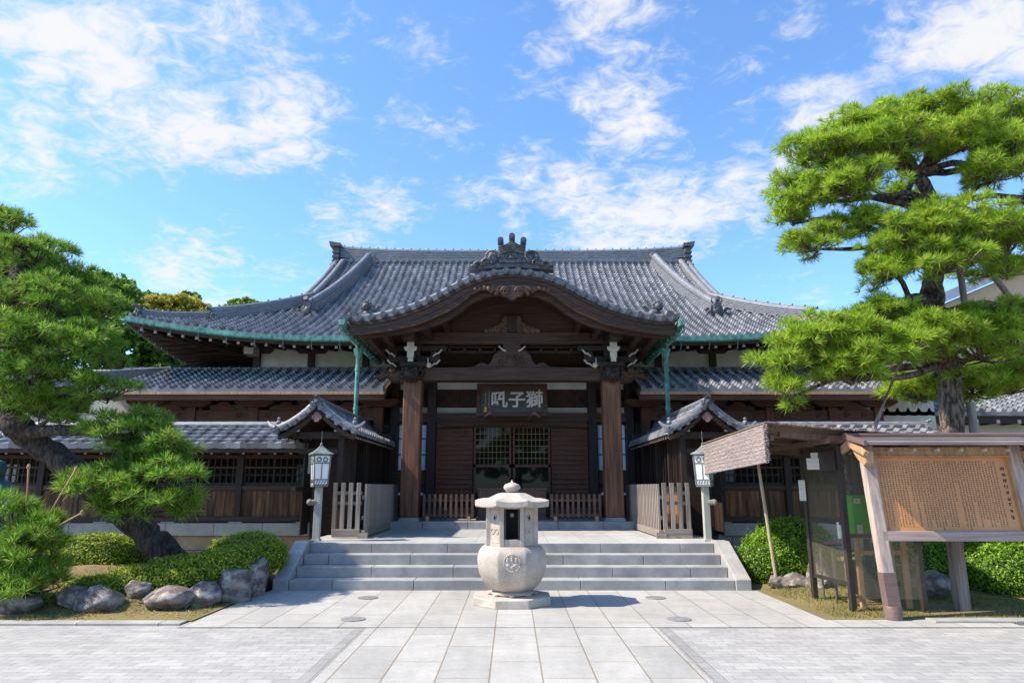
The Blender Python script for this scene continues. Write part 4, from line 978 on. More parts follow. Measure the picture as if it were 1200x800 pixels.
# ================================================================= fences by the passages, lamps
for s in (-1,1):
    side = 'left' if s<0 else 'right'
    f = thing('picket_fence', 'tall weathered grey picket fence turning the corner of the platform, beside the %s lamp'%side, 'fence', (s*2.7,13,.6), 'corner fences on the platform')
    XF=s*2.66
    MB().box(XF-.035,XF+.035,12.62,16.3,.62,.74).build('sill','greyh',f,bevel=.006); MB().box(XF+s*.02,XF+s*.055,12.7,16.25,1.28,1.34).build('rail','greyh',f); MB().box(XF+s*.02,XF+s*.055,12.7,16.25,.92,.98).build('rail','greyh',f)
    pm=None
    for y in np.arange(12.74,16.2,.15):
        if pm is None:
            o=MB().box(-.017,.017,-.036,.036,.1,.95).build('picket','grey',None); pm=o.data; bpy.data.objects.remove(o)
        o=bpy.data.objects.new('picket',pm); C.objects.link(o); o.parent=f; o.location=Vector((XF,y,.6))-ORG[f]; o.rotation_euler=(random.uniform(-.012,.012),0,0)
    x0,x1=sorted((s*2.72,s*3.22)); yf=12.66
    MB().box(x0,x1,yf-.05,yf+.05,.62,.76).build('sill','greyh',f,bevel=.006)
    MB().box(x0,x1,yf+.0,yf+.03,1.18,1.24).box(x0,x1,yf,yf+.03,1.36,1.42).build('rail','greyh',f)
    for i,x in enumerate(np.linspace(x0+.03,x1-.05,4)):
        MB().box(x-.038,x+.038,yf-.035,yf-.003,.70,1.57).build('picket','grey',f,bevel=.004)
    MB().box(XF-.09,XF+.09,12.58,12.66,.60,.70).build('foot','greyh',f)

    L = thing('lamp_post', 'grey lamp post with frosted lantern head, %s'%('left of the steps' if s<0 else 'right of the steps, partly behind the reed awning'), 'lamp', (s*3.33,12.05,.6), 'lantern lamps at the top of the steps')
    x,y = s*3.33,12.05
    MB().box(x-.055,x+.055,y-.055,y+.055,.60,1.5).box(x-.075,x+.075,y-.075,y+.075,.60,.63).build('post','lpost',L,bevel=.006)
    rz = PI/4+s*R(-28)
    hd = MB().lathe([(.17,1.50),(.175,1.54),(.165,1.545)],4,(x,y,0),rz).lathe([(.19,2.02),(.19,2.04),(.25,2.045),(.255,2.06),(.16,2.10),(.07,2.165),(.03,2.20),(.025,2.215)],4,(x,y,0),rz).ball((x,y,2.225),.024,8,6)
    hd.tube([(x,y,2.24),(x,y,2.45)],.005,5)
    for k in range(4):
        a=rz+k*PI/2; hd.tube([(x+.165*math.cos(a),y+.165*math.sin(a),1.53),(x+.198*math.cos(a),y+.198*math.sin(a),2.03)],.013,5)
        a2=rz+(k+1)*PI/2
        for t,r0,z in ((.0,.168,1.62),(0,.192,1.90)):
            hd.tube([(x+r0*math.cos(a),y+r0*math.sin(a),z),(x+r0*math.cos(a2),y+r0*math.sin(a2),z)],.010,5)
        m_=(a+a2)/2; r0=.170*math.cos(PI/4)*1.0
        hd.tube([(x+(.120)*math.cos(m_),y+.120*math.sin(m_),1.62),(x+.136*math.cos(m_),y+.136*math.sin(m_),1.90)],.008,4)
        cx,cy=x+.139*math.cos(m_),y+.139*math.sin(m_); tx,ty=-math.sin(m_),math.cos(m_)
        for o_ in (-.055,.055): hd.tube([(cx+tx*(o_+.035*math.cos(q)),cy+ty*(o_+.035*math.cos(q)),1.96+.035*math.sin(q)) for q in np.linspace(0,2*PI,13)],.011,4)
        for o_ in (-.07,-.025,.025,.07): hd.tube([(x+.119*math.cos(m_)+tx*(o_-.015),y+.119*math.sin(m_)+ty*(o_-.015),1.56),(x+.12*math.cos(m_)+tx*(o_+.015),y+.12*math.sin(m_)+ty*(o_+.015),1.60)],.008,4)
    hd = hd.build('lamp_head','lampm',L,40)
    for k in range(4):
        a=rz+k*PI/2; a2=a+PI/2; r0,r1=.158,.188
        MB().add([(x+r0*math.cos(a),y+r0*math.sin(a),1.545),(x+r0*math.cos(a2),y+r0*math.sin(a2),1.545),(x+r1*math.cos(a2),y+r1*math.sin(a2),2.025),(x+r1*math.cos(a),y+r1*math.sin(a),2.025)],[(0,1,2,3)]).build('glass_panel','lglass',hd)
    MB().tube([(x+ (-.02 if s<0 else .02),y-.02,1.24),(x+(-.10 if s<0 else .1),y-.05,1.235)],[.045,.05],10).ball((x+(-.13 if s<0 else .13),y-.06,1.24),.055,10,7).build('wooden_knob','greyh',L,50)
    mb = MB()
    for i in range(9): mb.tube([(x+s*.075+.012*math.cos(q),y-.03,1.49-i*.026+.017*math.sin(q)) for q in np.linspace(0,2*PI,7)],.004,4)
    mb.build('chain','dmetal',L)

# ================================================================= stone lantern
sl = thing('stone_lantern', 'pale octagonal stone lantern with a round bowl body standing on the paving before the steps', 'stone lantern', (0,9.5,0))
c0=(0,9.5,0); q8=PI/8; k8=1/math.cos(q8)
MB().lathe([(.50*k8,.008),(.50*k8,.105),(.49*k8,.115)],8,c0,q8).build('base','lant',sl,30,bevel=.01)
mb = MB()
mb.lathe([(.25,.115),(.285,.13),(.29,.155),(.25,.175)],24,c0)
for k in range(8): a=k*PI/4; mb.ball((.285*math.cos(a),9.5+.285*math.sin(a),.135),.05,8,5,(1,1,.5))
mb.build('foot','lant',sl,50)
pr=[]
for t in np.linspace(0,1,22):
    z=.165+.575*t; r=.235+.255*math.sin(PI*min(1,t*.78+.0)**.78) if t<.88 else None
    pr.append((t,z))
bp_=[(.235,.165),(.29,.19),(.36,.245),(.415,.32),(.452,.40),(.472,.48),(.480,.55),(.478,.62),(.462,.67),(.43,.712),(.38,.738),(.30,.744)]
mb = MB().lathe([(r*1.02,z) for r,z in bp_],8,c0,q8); bw = mb.build('bowl','lant',sl); 
bw.modifiers.new('bev','BEVEL').width=.022; bw.modifiers['bev'].segments=3; bw.modifiers['bev'].limit_method='ANGLE'; bw.modifiers['bev'].angle_limit=R(30)
bw.data.polygons.foreach_set('use_smooth',[True]*len(bw.data.polygons))
mb = MB(); cc=(0,9.5-.452,.545)
mb.tube([(.105*math.cos(t),9.5-.474,.555+.105*math.sin(t)) for t in np.linspace(0,2*PI,25)],.008,6)
mb.disc((0,9.5-.468,.555),.10,'y',.02,24)
for a in (-.055,0,.055):
    for h in (.0,.025,.05): mb.ball((a,9.5-.478,.585+h*(1 if a==0 else .6)-abs(a)*.2),.016,6,5,(1,.6,1))
for a,b in ((-.045,.525),(.045,.525),(0,.50)): mb.ball((a,9.5-.476,b),.032,8,6,(1.1,.35,.8))
mb.build('crest','lant',sl,50)
fb = MB()
ap=.315
for k in range(8):                   # eight corner posts and panels, the front one open
    a=k*PI/4+q8; fb.box(ap*k8*math.cos(a)-.028,ap*k8*math.cos(a)+.028,9.5+ap*k8*math.sin(a)*1-.028,9.5+ap*k8*math.sin(a)+.028,.742,1.24)
for k in range(8):
    a=k*PI/4-PI/2
    if k==0: 
        for x in (-.125,.125): fb.box(x-.012,x+.012,9.5-ap-.012,9.5-ap+.03,.83,1.215)
        fb.box(-.13,.13,9.5-ap-.016,9.5-ap+.04,.742,.83); fb.box(-.13,.13,9.5-ap-.012,9.5-ap+.03,1.215,1.24); continue
    m3=Matrix.Rotation(a+PI/2,3,'Z'); fb.cbox(Vector((0,9.5,.99))+m3@Vector((0,-ap+.02,0)),(.23,.04,.496),m3)
fb=fb.build('fire_box','lant',sl,bevel=.006)
mb=MB().box(-.2,.2,9.40,9.44,.75,1.23).box(-.113,-.103,9.5-ap+.031,9.42,.83,1.215).box(.103,.113,9.5-ap+.031,9.42,.83,1.215).build('hollow_shade','black',fb)  # near-black sheets stand for the shade inside the fire box
mb=MB()
for x in (-.108,.108): mb.box(x-.006,x+.006,9.5-ap-.006,9.5-ap+.01,.835,1.21)
mb.box(-.11,-.085,9.5-ap-.02,9.5-ap,1.0,1.008); mb.tube([(-.085,9.5-ap+.03,.83),(-.085,9.5-ap+.03,1.21)],.006,5); mb.tube([(.085,9.5-ap+.03,.83),(.085,9.5-ap+.03,1.21)],.006,5); mb.build('metal_frame','steel',fb)
MB().disc((0,9.385,1.13),.028,'y',.02,14).build('inner_disc','silver',fb)
mb=MB(); md=MB()
for sgn in (-1,1):
    m3=Matrix.Rotation(sgn*PI/4,3,'Z')
    for q in (-.04,.04):
        md.tube([Vector((0,9.5,0))+m3@Vector((q+.034*math.cos(t),-ap-.002,.93+.034*math.sin(t))) for t in np.linspace(0,2*PI,17)],.007,5)
    ov=[Vector((0,9.5,0))+m3@Vector((.026*math.cos(t),-ap-.004,1.10+.036*math.sin(t))) for t in np.linspace(0,2*PI,17)[:-1]]
    mb.add(ov,[tuple(range(16))])
    md.tube([v for v in ov]+[ov[0]],.007,5)
    for x0,z0,x1,z1 in ((-.085,.79,.085,.79),(-.085,1.2,.085,1.2),(-.085,.79,-.085,1.2),(.085,.79,.085,1.2)): md.tube([Vector((0,9.5,0))+m3@Vector((x0,-ap,z0)),Vector((0,9.5,0))+m3@Vector((x1,-ap,z1))],.006,4)
mb.build('oval_hole_shade','black',fb); md.build('carving','lant',fb)  # flat dark ovals painted as shaded holes; the panels are not pierced
rp=[(.30,1.235),(.485,1.235),(.49,1.245),(.49,1.305),(.47,1.314),(.40,1.328),(.32,1.352),(.25,1.385),(.19,1.412),(.14,1.42),(.0,1.421)]
V=[];n=48                            # roof with corners that lift slightly
for r,z in rp:
    for j in range(n):
        a=2*PI*j/n; loc=((a-q8)%(PI/4))/(PI/4); d=abs(loc-.5)*2; f_=1/math.cos((loc-.5)*PI/4)
        f_=lerp(1.0,f_,1) if r>.25 else f_
        V.append((r*f_*math.cos(a),9.5+r*f_*math.sin(a),z+(.02*d**3 if .35<r else 0)))
F=[(i*n+j,i*n+(j+1)%n,(i+1)*n+(j+1)%n,(i+1)*n+j) for i in range(len(rp)-1) for j in range(n)]
MB().add(V,F).build('roof','lant',sl)
MB().lathe([(.06,1.425),(.085,1.44),(.112,1.475),(.115,1.50),(.095,1.53),(.05,1.548),(.018,1.558),(.008,1.585),(.0,1.59)],20,c0).build('finial','lant',sl,60)

# drain covers
for i,(x,y,d) in enumerate(((-1.98,9.9,'far cover left of the stone lantern'),(-1.83,8.35,'near cover left of the stone lantern'),(1.97,9.9,'far cover right of the stone lantern'),(1.92,8.35,'near cover right of the stone lantern'))):
    o=MB().lathe([(.14,.009),(.14,.016),(.125,.018),(.0,.018)],24,(x,y,0)).build('drain_cover','iron',None,40); tag(o,'small round grey drain cover set in the paving, '+d,'drain cover','drain covers in the paving')
# ================================================================= notice board and shelter on the right
nb = thing('notice_board', 'large roofed wooden notice board with an orange panel of dense vertical writing', 'notice board', (5.3,8.4,0))
lean=.30/2.1
def ly(z): return 8.33+lean*z*.9
for s,x in ((-1,4.39),(1,6.21)):
    p=MB().add([(x+a,ly(z)+b,z) for z in (.16,2.0) for a,b in ((-.07,-.06),(.07,-.06),(.07,.06),(-.07,.06))],[(0,1,2,3),(7,6,5,4),(0,4,5,1),(1,5,6,2),(2,6,7,3),(3,7,4,0)]).build('post',mat('sunbleached_post',(.50,.40,.34),(.30,.22,.18),.7,2,VG,.35) if s<0 else bpy.data.materials['sunbleached_post'],nb,bevel=.01)
    MB().add([(x+a*1.06,ly(z)+b*1.06,z) for z in (.15,.52) for a,b in ((-.07,-.06),(.07,-.06),(.07,.06),(-.07,.06))],[(0,1,2,3),(7,6,5,4),(0,4,5,1),(1,5,6,2),(2,6,7,3),(3,7,4,0)]).build('post_sleeve','maroon',p)
    MB().lathe([(.10,.0),(.10,.14),(.09,.16)],16,(x,ly(.08),0)).build('post_shoe','maroon',p,40)
    MB().prism([(8.27,1.86),(8.22,1.91),(8.30,1.97),(8.62,2.08),(8.95,1.97),(9.02,1.91),(8.97,1.86),(8.62,1.98)],'x',x+s*.16-.03,x+s*.16+.03).prism([(8.3,1.78),(8.36,1.75),(8.5,1.83),(8.62,1.95),(8.3,1.92)],'x',x+s*.10-.05,x+s*.10+.05).build('bracket','tan',nb,bevel=.008)
MB().box(5.49,5.63,8.85,9.0,0,1.95).build('rear_post','grey',nb,bevel=.01)
MB().box(5.47,5.65,8.66,8.86,1.80,1.9).build('rear_tie','greyh',nb)
def lean_box(mb,x0,x1,z0,z1,d0,d1):
    mb.add([(x,ly(z)+d,z) for z in (z0,z1) for d in (d0,d1) for x in (x0,x1)],[(0,2,3,1),(4,5,7,6),(0,1,5,4),(2,6,7,3),(0,4,6,2),(1,3,7,5)]); return mb
lean_box(MB(),4.43,6.14,.985,1.87,.0,.03).build('panel','panel',nb)
lean_box(lean_box(MB(),4.43,6.14,1.87,1.98,-.04,.05),4.43,6.14,1.86,1.88,-.05,-.04).build('header','tan',nb,bevel=.004)
lean_box(MB(),4.40,6.17,.87,.985,-.06,.06).build('bottom_rail',mat('bleached_rail',(.40,.30,.27),(.26,.19,.17),.75,2,HG,.3),nb,bevel=.006)
lean_box(MB(),4.43,4.46,.985,1.87,-.03,.0).build('side_trim','tan',nb); lean_box(MB(),6.11,6.14,.985,1.87,-.03,.0).build('side_trim','tan',nb)
mb=MB()
for i in range(40):
    x=4.52+i*.0365; n_=random.choice((35,35,35,31,22,35,35)) ; z=1.80 if i%9 else 1.77
    if i in (9,25): n_=12
    for k in range(n_):
        mb2=MB(); glyphs(mb2,x,z-k*.0225,.0175,0,5,1.5)
        for v_ in range(0,len(mb2.v),4): mb.add([(a,ly(c)-.0015,c) for a,b_,c in mb2.v[v_:v_+4]],[(0,1,2,3)])
for k in range(9):
    mb2=MB(); glyphs(mb2,6.035,1.72-k*.072,.055,0,7)
    for v_ in range(0,len(mb2.v),4): mb.add([(a,ly(c)-.0015,c) for a,b_,c in mb2.v[v_:v_+4]],[(0,1,2,3)])
mb.build('lettering','ink',nb)
mb=MB()
for k in range(6): x=4.66+k*.29; mb.cut().box(x-.016,x+.016,8.48,8.62,1.925,1.958)
mb.build_each('rafter_end','plas',nb)
rf=MB().prism([(8.18,1.985),(8.62,2.085),(8.62,2.12),(8.18,2.02)],'x',4.2,6.75).prism([(9.06,1.985),(8.624,2.085),(8.624,2.12),(9.06,2.02)],'x',4.2,6.75)
for z_,y_ in ((.25,8.29),(.5,8.40),(.75,8.51)): rf.box(4.2,6.75,y_-.004,y_+.006,2.02+.10*z_,2.030+.10*z_)
rf=rf.build('roof','rmetal',nb)
MB().tube([(4.16,8.62,2.13),(6.8,8.62,2.13)],.032,8).build('ridge_cap','maroon',rf,40)
MB().prism([(8.15,1.975),(8.62,2.085),(9.09,1.975),(9.09,2.035),(8.62,2.145),(8.15,2.035)],'x',4.165,4.198).build('verge_trim','maroon',rf)

sh = thing('shelter', 'dark framed shelter with smoky clear walls and reed awning, left of the notice board', 'shelter', (4.4,9.5,0))
PX=[(4.13,9.82),(4.18,8.86),(5.02,8.80),(4.95,9.9)]
for x,y in PX: MB().box(x-.032,x+.032,y-.04,y+.04,0,2.02).build('post','dmetal',sh,bevel=.004)
def wallbar(mb,a,b,z,w=.03,h=.045): mb.beam((a[0],a[1],z),(b[0],b[1],z),w,h)
mb=MB()
for z in (.32,1.05,1.75): mb.cut(); wallbar(mb,PX[0],PX[1],z)
for z in (.90,1.58): mb.cut(); wallbar(mb,PX[1],PX[2],z)
mb.cut(); wallbar(mb,PX[1],PX[2],1.99,.05,.08); mb.cut(); wallbar(mb,PX[0],PX[1],1.99,.05,.08); mb.build_each('cross_bar','dmetal',sh)
def pane(a,b,z0,z1,o=0): return MB().add([(a[0],a[1]+o,z0),(b[0],b[1]+o,z0),(b[0],b[1]+o,z1),(a[0],a[1]+o,z1)],[(0,1,2,3)])
pane(PX[0],PX[1],.32,1.75).build('clear_pane','clear',sh); pane(PX[1],PX[2],.16,1.95,-.02).build('clear_pane','smoke',sh)
MB().box(4.13,4.24,9.2,9.24,1.62,1.62+.001).build('pane_strip','dmetal',sh)
m3=Vector((PX[1][0]-PX[0][0],PX[1][1]-PX[0][1],0)).normalized()
MB().add([(PX[0][0]-.045,PX[0][1],1.70),(PX[1][0]-.045,PX[1][1],1.70),(PX[1][0]-.045,PX[1][1],1.96),(PX[0][0]-.045,PX[0][1],1.96)],[(0,1,2,3)]).build('header_board','dmetal',sh)
# awning frame and reed mats
mb=MB()
for y in (8.75,9.7,10.7,11.7): mb.cut().beam((3.4,y,2.155),(4.9,y,2.04),.05,.07)
mb.cut().beam((3.27,8.66,2.1),(3.40,12.0,2.05),.05,.06); mb.cut().beam((3.95,8.6,2.06),(3.95,12.0,2.06),.05,.06); mb.build_each('awning_joist','brown',sh)
def mat_sheet(name,A,B,Cc,D,nu,nv,m,amp=.004,sag=0):
    A,B,Cc,D=[np.array(q) for q in (A,B,Cc,D)]; u=np.linspace(0,1,nu)[None,:,None]; v=np.linspace(0,1,nv)[:,None,None]
    P=(A*(1-u)+B*u)*(1-v)+(D*(1-u)+Cc*u)*v
    nrm=np.cross(B-A,D-A); nrm=nrm/np.linalg.norm(nrm)
    P=P+nrm*(amp*np.sin(v*nv*PI*.5)*1+rng.normal(0,amp*.5,(nv,nu,1)))
    i,j=np.meshgrid(np.arange(nv-1),np.arange(nu-1),indexing='ij'); q=(i*nu+j).ravel()
    o=np_mesh(name,P.reshape(-1,3),np.stack([q,q+1,q+nu+1,q+nu],1),m,sh,None,60)
    md=o.modifiers.new('thick','SOLIDIFY'); md.thickness=.02; return o
mat_sheet('reed_valance',(3.17,8.6,2.27),(3.31,12.05,2.20),(3.31,12.05,1.70),(3.17,8.6,1.79),90,34,'reed')
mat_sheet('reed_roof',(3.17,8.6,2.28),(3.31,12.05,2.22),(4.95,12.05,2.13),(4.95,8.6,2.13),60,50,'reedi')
mb=MB()
for i in range(260):                 # ragged reed ends along the near edges
    z=random.uniform(1.79,2.27); mb.tube([(3.17+random.uniform(-.015,.015),8.62,z),(3.17+random.uniform(-.03,.03),8.6-random.uniform(.0,.05),z+random.uniform(-.01,.01))],.006,4)
for i in range(300):
    x=random.uniform(3.17,4.3); z=2.285-.085*(x-3.17); mb.tube([(x,8.62,z),(x+random.uniform(-.02,.02),8.6-random.uniform(0,.06),z+random.uniform(-.012,.018))],.006,4)
mb.build('reed_ends','reed',sh)
MB().tube([(3.78,10.65,1.86),(3.95,10.69,.012)],[.024,.027],8).build('support_pole','bam',sh)

ws = thing('wooden_stand', 'pale wooden stand inside the smoky shelter carrying the green box', 'stand', (4.66,9.15,0))
for x in (4.37,4.95):
    for y in (8.99,9.3): MB().box(x-.028,x+.028,y-.028,y+.028,.02,.86).build('leg','tan',ws)
MB().box(4.32,5.0,8.94,9.35,.86,.885).build('top','tan',ws); MB().box(4.40,4.92,8.975,9.005,.66,.71).build('rail','tan',ws)
gb = thing('green_box', 'bright green metal box with pale notices standing on the wooden stand in the shelter', 'box', (4.52,9.15,.885))
MB().box(4.36,4.70,9.0,9.28,.886,1.39).build('body','green',gb,bevel=.008); MB().box(4.46,4.68,8.98,9.0,1.0,1.3).build('door','green',gb)
MB().add([(4.372,8.976,1.29),(4.46,8.976,1.29),(4.46,8.976,1.355),(4.372,8.976,1.355)],[(0,1,2,3)]).add([(4.385,8.976,.92),(4.455,8.976,.92),(4.455,8.976,1.03),(4.385,8.976,1.03)],[(0,1,2,3)]).build('sticker','paper',gb)
mb=MB()
for k in range(7): glyphs(mb,4.53,1.27-k*.03,.026,8.978,4)
glyphs(mb,4.41,1.325,.03,8.974,5); glyphs(mb,4.42,.98,.03,8.974,4); mb.build('lettering','ink',gb)
rk = thing('metal_rack', 'dark tubular metal rack with a tray, inside the shelter behind its left pane', 'rack', (4.32,9.6,0))
for x,y in ((4.22,9.74),(4.25,9.44),(4.40,9.74),(4.43,9.44)): MB().tube([(x,y,.015),(x,y,.74)],.014,8).build('leg','steel',rk)
MB().box(4.20,4.45,9.42,9.76,.735,.75).build('tray','dmetal',rk); MB().box(4.24,4.4,9.46,9.66,.751,.765).build('leaflets',plain('pink_leaflets',(.6,.12,.2),.6),rk)
mb=MB(); mb.tube([(4.22,9.74,.2),(4.25,9.44,.2)],.01,6).tube([(4.40,9.74,.2),(4.43,9.44,.2)],.01,6).build('stretcher','steel',rk)
def notice(name_lbl,c,w,h,yaw,rows):
    o=thing('paper_notice',name_lbl,'notice',c,'paper notices on the shelter',yaw); cx,cy,cz=c
    MB().box(cx-w/2,cx+w/2,cy-.002,cy+.002,cz-h/2,cz+h/2).build('sheet','paper',o); mb=MB()
    for r_ in range(rows):
        for k in range(int(w/.028)-1): glyphs(mb,cx-w/2+.025+k*.027,cz+h/2-(r_+.7)*h/(rows+.3),.018,cy-.003,3)
    mb.build('lettering','ink',o)
yw=math.atan2(PX[1][1]-PX[0][1],PX[1][0]-PX[0][0])
notice('wide white paper notice, lower of the two on the dark header of the shelter',(4.13,9.28,1.80),.34,.15,R(-22),2)
notice('small white paper notice above the wide one on the shelter header',(4.12,9.30,1.91),.19,.075,R(-22),1)
notice('narrow upright white paper notice on the left post of the shelter',(4.055,9.76,1.45),.085,.28,R(-12),7)
notice('narrow white paper notice at the corner post behind the shelter pane',(4.17,8.98,.96),.07,.2,R(-12),5)

# ================================================================= vegetation
def needles(c, ax, n, L, w, spread):
    T=len(c); c=np.repeat(c,n,0); a=np.repeat(ax,n,0); K=len(c)
    d=a*.8+rng.normal(0,spread,(K,3)); d/=np.linalg.norm(d,axis=1)[:,None]
    l=L*rng.uniform(.7,1.15,K)[:,None]; s=np.cross(d,rng.normal(size=(K,3))); s/=np.linalg.norm(s,axis=1)[:,None]+1e-9
    b=c+d*.012; t=c+d*l+np.array([0,0,-.010])
    m=c+d*l*.55
    v=np.stack([b-s*w*.5,b+s*w*.5,m+s*w*.5,t,m-s*w*.5],1).reshape(-1,3)
    i=np.arange(K)[:,None]*5
    f4=np.concatenate([i+np.array([[0,1,2,4]])],0); return v,f4,i
def pine_crown(parent, pads, m, dens=1.0, n=15, L=.125, w=.0085, name='crown', wood='bark', trunk_pts=None):
    tc=[];ta=[];tw=MB()
    for (x,y,z,rx,ry,rz) in pads:
        c=np.array([x,y,z]); rz*=1.15; k=max(5,int(24*dens*(rx*ry/.30)**.85*(1+rz)))
        sub=rng.normal(size=(k,3)); sub/=np.linalg.norm(sub,axis=1)[:,None]; sub[:,2]=np.where(rng.random(k)<.60,np.abs(sub[:,2]),sub[:,2]*.85)
        rad=rng.uniform(.45,1.14,k)[:,None]
        P=c+sub*rad*np.array([rx,ry,rz])
        for p,dn in zip(P,sub):
            r=rng.uniform(.12,.24); q=int(6.2*dens**.3*(r/.17)**2)+3
            o=rng.normal(size=(q,3)); o/=np.linalg.norm(o,axis=1)[:,None]; o[:,2]=np.abs(o[:,2])*.8-.12
            pos=p+o*r*np.array([1,1,.62])*rng.uniform(.55,1,q)[:,None]
            tc.append(pos); a=o*.75+np.array([0,0,.55])+dn*.35; ta.append(a/np.linalg.norm(a,axis=1)[:,None])
            if rng.random()<.45:
                base=c+np.array([0,0,-rz*.35]); mid=(base+p)/2+np.array([0,0,-rz*.15])
                tw.tube([base,mid,p-np.array([0,0,.05])],[.022,.013,.006],5,False)
            for pp in pos[::4]: tw.tube([p-np.array([0,0,.05]),pp],[.008,.004],4,False)
    tc=np.concatenate(tc);ta=np.concatenate(ta)
    v,f4,i=needles(tc,ta,n,L,w,.60)
    # five-vertex blade: one quad and one tip triangle; stored as two meshes' worth of faces in a single mesh
    o0=np.array(ORG[parent]); me=bpy.data.meshes.new(name); K=len(v)//5; me.vertices.add(len(v)); me.vertices.foreach_set('co',(v-o0).astype(np.float32).ravel())
    loops=np.concatenate([i+np.array([[0,1,2,4]]),i+np.array([[4,2,3]])],1).astype(np.int32)
    me.loops.add(K*7); me.loops.foreach_set('vertex_index',loops.ravel()); me.polygons.add(2*K)
    st_=np.stack([np.arange(K)*7,np.arange(K)*7+4],1).ravel().astype(np.int32); tot=np.tile(np.array([4,3],np.int32),K)
    me.polygons.foreach_set('loop_start',st_); me.polygons.foreach_set('loop_total',tot); me.update(calc_edges=True)
    link_mesh(name,me,m,parent); tw.build('twigs',wood,parent)
    return len(tc)*n
def wobble(pts, r, seed):
    """subdivide a limb path and make it gnarled"""
    g=np.random.default_rng(seed); P=np.array(pts,float); out=[];rr=[]
    for i in range(len(P)-1):
        p0=P[max(i-1,0)];p1=P[i];p2=P[i+1];p3=P[min(i+2,len(P)-1)]
        for t in np.linspace(0,1,6)[:-1]:
            q=.5*((2*p1)+(-p0+p2)*t+(2*p0-5*p1+4*p2-p3)*t*t+(-p0+3*p1-3*p2+p3)*t**3)
            k=r[i]*(1-t)+r[i+1]*t; out.append(q+g.normal(0,k*.10,3)); rr.append(k*g.uniform(.9,1.1))
    out.append(P[-1]);rr.append(r[-1]); return out,rr
def limb(mb, pts, r, seed, n=10):
    p,rr=wobble(pts,r,seed); mb.tube(p,rr,n)

R_PADS = [(10.2, 11.6, 7.7, 0.8, 0.7, 0.36), (10.0, 11.3, 6.6, 0.7, 0.6, 0.34), (9.4, 11.0, 5.6, 0.7, 0.6, 0.4), (9.9, 11.4, 4.3, 0.8, 0.7, 0.42), (7.75, 11.6, 8.12, 1.05, 0.89, 0.36), (9.34, 12, 8.3, 0.87, 0.74, 0.36), (6.42, 11.3, 7.66, 0.79, 0.67, 0.38), (5.44, 11, 7.12, 0.69, 0.59, 0.33), (6.61, 10.8, 7.22, 0.72, 0.61, 0.31), (7.79, 10.9, 7.34, 0.66, 0.56, 0.32), (8.58, 10.8, 7.09, 0.59, 0.5, 0.39), (5.07, 11.2, 6.57, 0.46, 0.39, 0.32), (5.58, 10.8, 6.43, 0.59, 0.5, 0.26), (4.95, 11.3, 6.08, 0.35, 0.3, 0.22), (5.19, 11, 5.51, 0.53, 0.45, 0.23), (5.92, 10.6, 6.49, 0.46, 0.39, 0.23), (8.15, 10.7, 6.65, 0.49, 0.42, 0.26), (5.84, 11.0, 5.9, 0.42, 0.36, 0.19), (6.42, 10.6, 5.32, 0.66, 0.56, 0.43), (7.22, 10.5, 5.55, 0.76, 0.65, 0.4), (8.08, 10.6, 5.4, 0.61, 0.52, 0.49), (6.07, 10.7, 4.89, 0.41, 0.35, 0.23), (6.8, 10.4, 4.93, 0.6, 0.51, 0.3), (9.3, 12.6, 5.6, 0.6, 0.5, 0.28), (7.62, 12.4, 6.93, 0.33, 0.28, 0.27), (4.07, 10.3, 3.29, 0.35, 0.3, 0.4), (4.78, 10.4, 3.68, 0.58, 0.49, 0.4), (5.38, 10.3, 3.53, 0.6, 0.51, 0.42), (6.04, 10.4, 3.68, 0.53, 0.45, 0.35), (5.09, 10.2, 3.14, 0.49, 0.42, 0.27), (4.21, 10.3, 2.87, 0.25, 0.21, 0.2), (6.77, 10.7, 3.8, 0.62, 0.53, 0.41), (7.72, 11, 3.72, 0.66, 0.56, 0.53), (8.32, 11, 3.98, 0.56, 0.47, 0.5), (9.0, 12.2, 3.31, 0.81, 0.69, 0.41), (7.41, 12.4, 3.18, 0.6, 0.51, 0.27), (6.06, 11, 4.24, 0.48, 0.41, 0.24), (8.37, 12.3, 3.24, 0.67, 0.57, 0.33)]
L_PADS = [(-8.68, 11.2, 5.88, 0.43, 0.37, 0.3), (-7.78, 10.6, 5.1, 0.7, 0.6, 0.36), (-7.35, 10.8, 4.75, 0.48, 0.42, 0.24), (-7.52, 10.0, 4.35, 0.54, 0.46, 0.36), (-6.85, 10.1, 4.18, 0.61, 0.52, 0.34), (-6.5, 10.5, 4.22, 0.38, 0.32, 0.23), (-7.2, 9.7, 3.63, 0.53, 0.45, 0.35), (-6.5, 9.7, 3.5, 0.56, 0.48, 0.35), (-6.17, 10.0, 3.43, 0.34, 0.29, 0.27), (-6.79, 9.6, 3.02, 0.55, 0.49, 0.28), (-6.1, 9.7, 2.9, 0.40, 0.34, 0.2), (-5.76, 9.7, 2.79, 0.26, 0.22, 0.18), (-7.25, 9.8, 2.75, 0.36, 0.3, 0.2), (-6.68, 9.9, 2.53, 0.48, 0.41, 0.21), (-5.53, 9.9, 2.25, 0.57, 0.49, 0.24), (-4.96, 9.8, 1.97, 0.43, 0.36, 0.26), (-5.45, 9.5, 1.44, 0.63, 0.54, 0.32), (-4.71, 9.5, 1.59, 0.41, 0.35, 0.3), (-4.56, 9.5, 1.2, 0.3, 0.25, 0.16), (-5.02, 9.4, 1.21, 0.52, 0.44, 0.18), (-5.19, 9.7, 1.79, 0.53, 0.45, 0.26)]
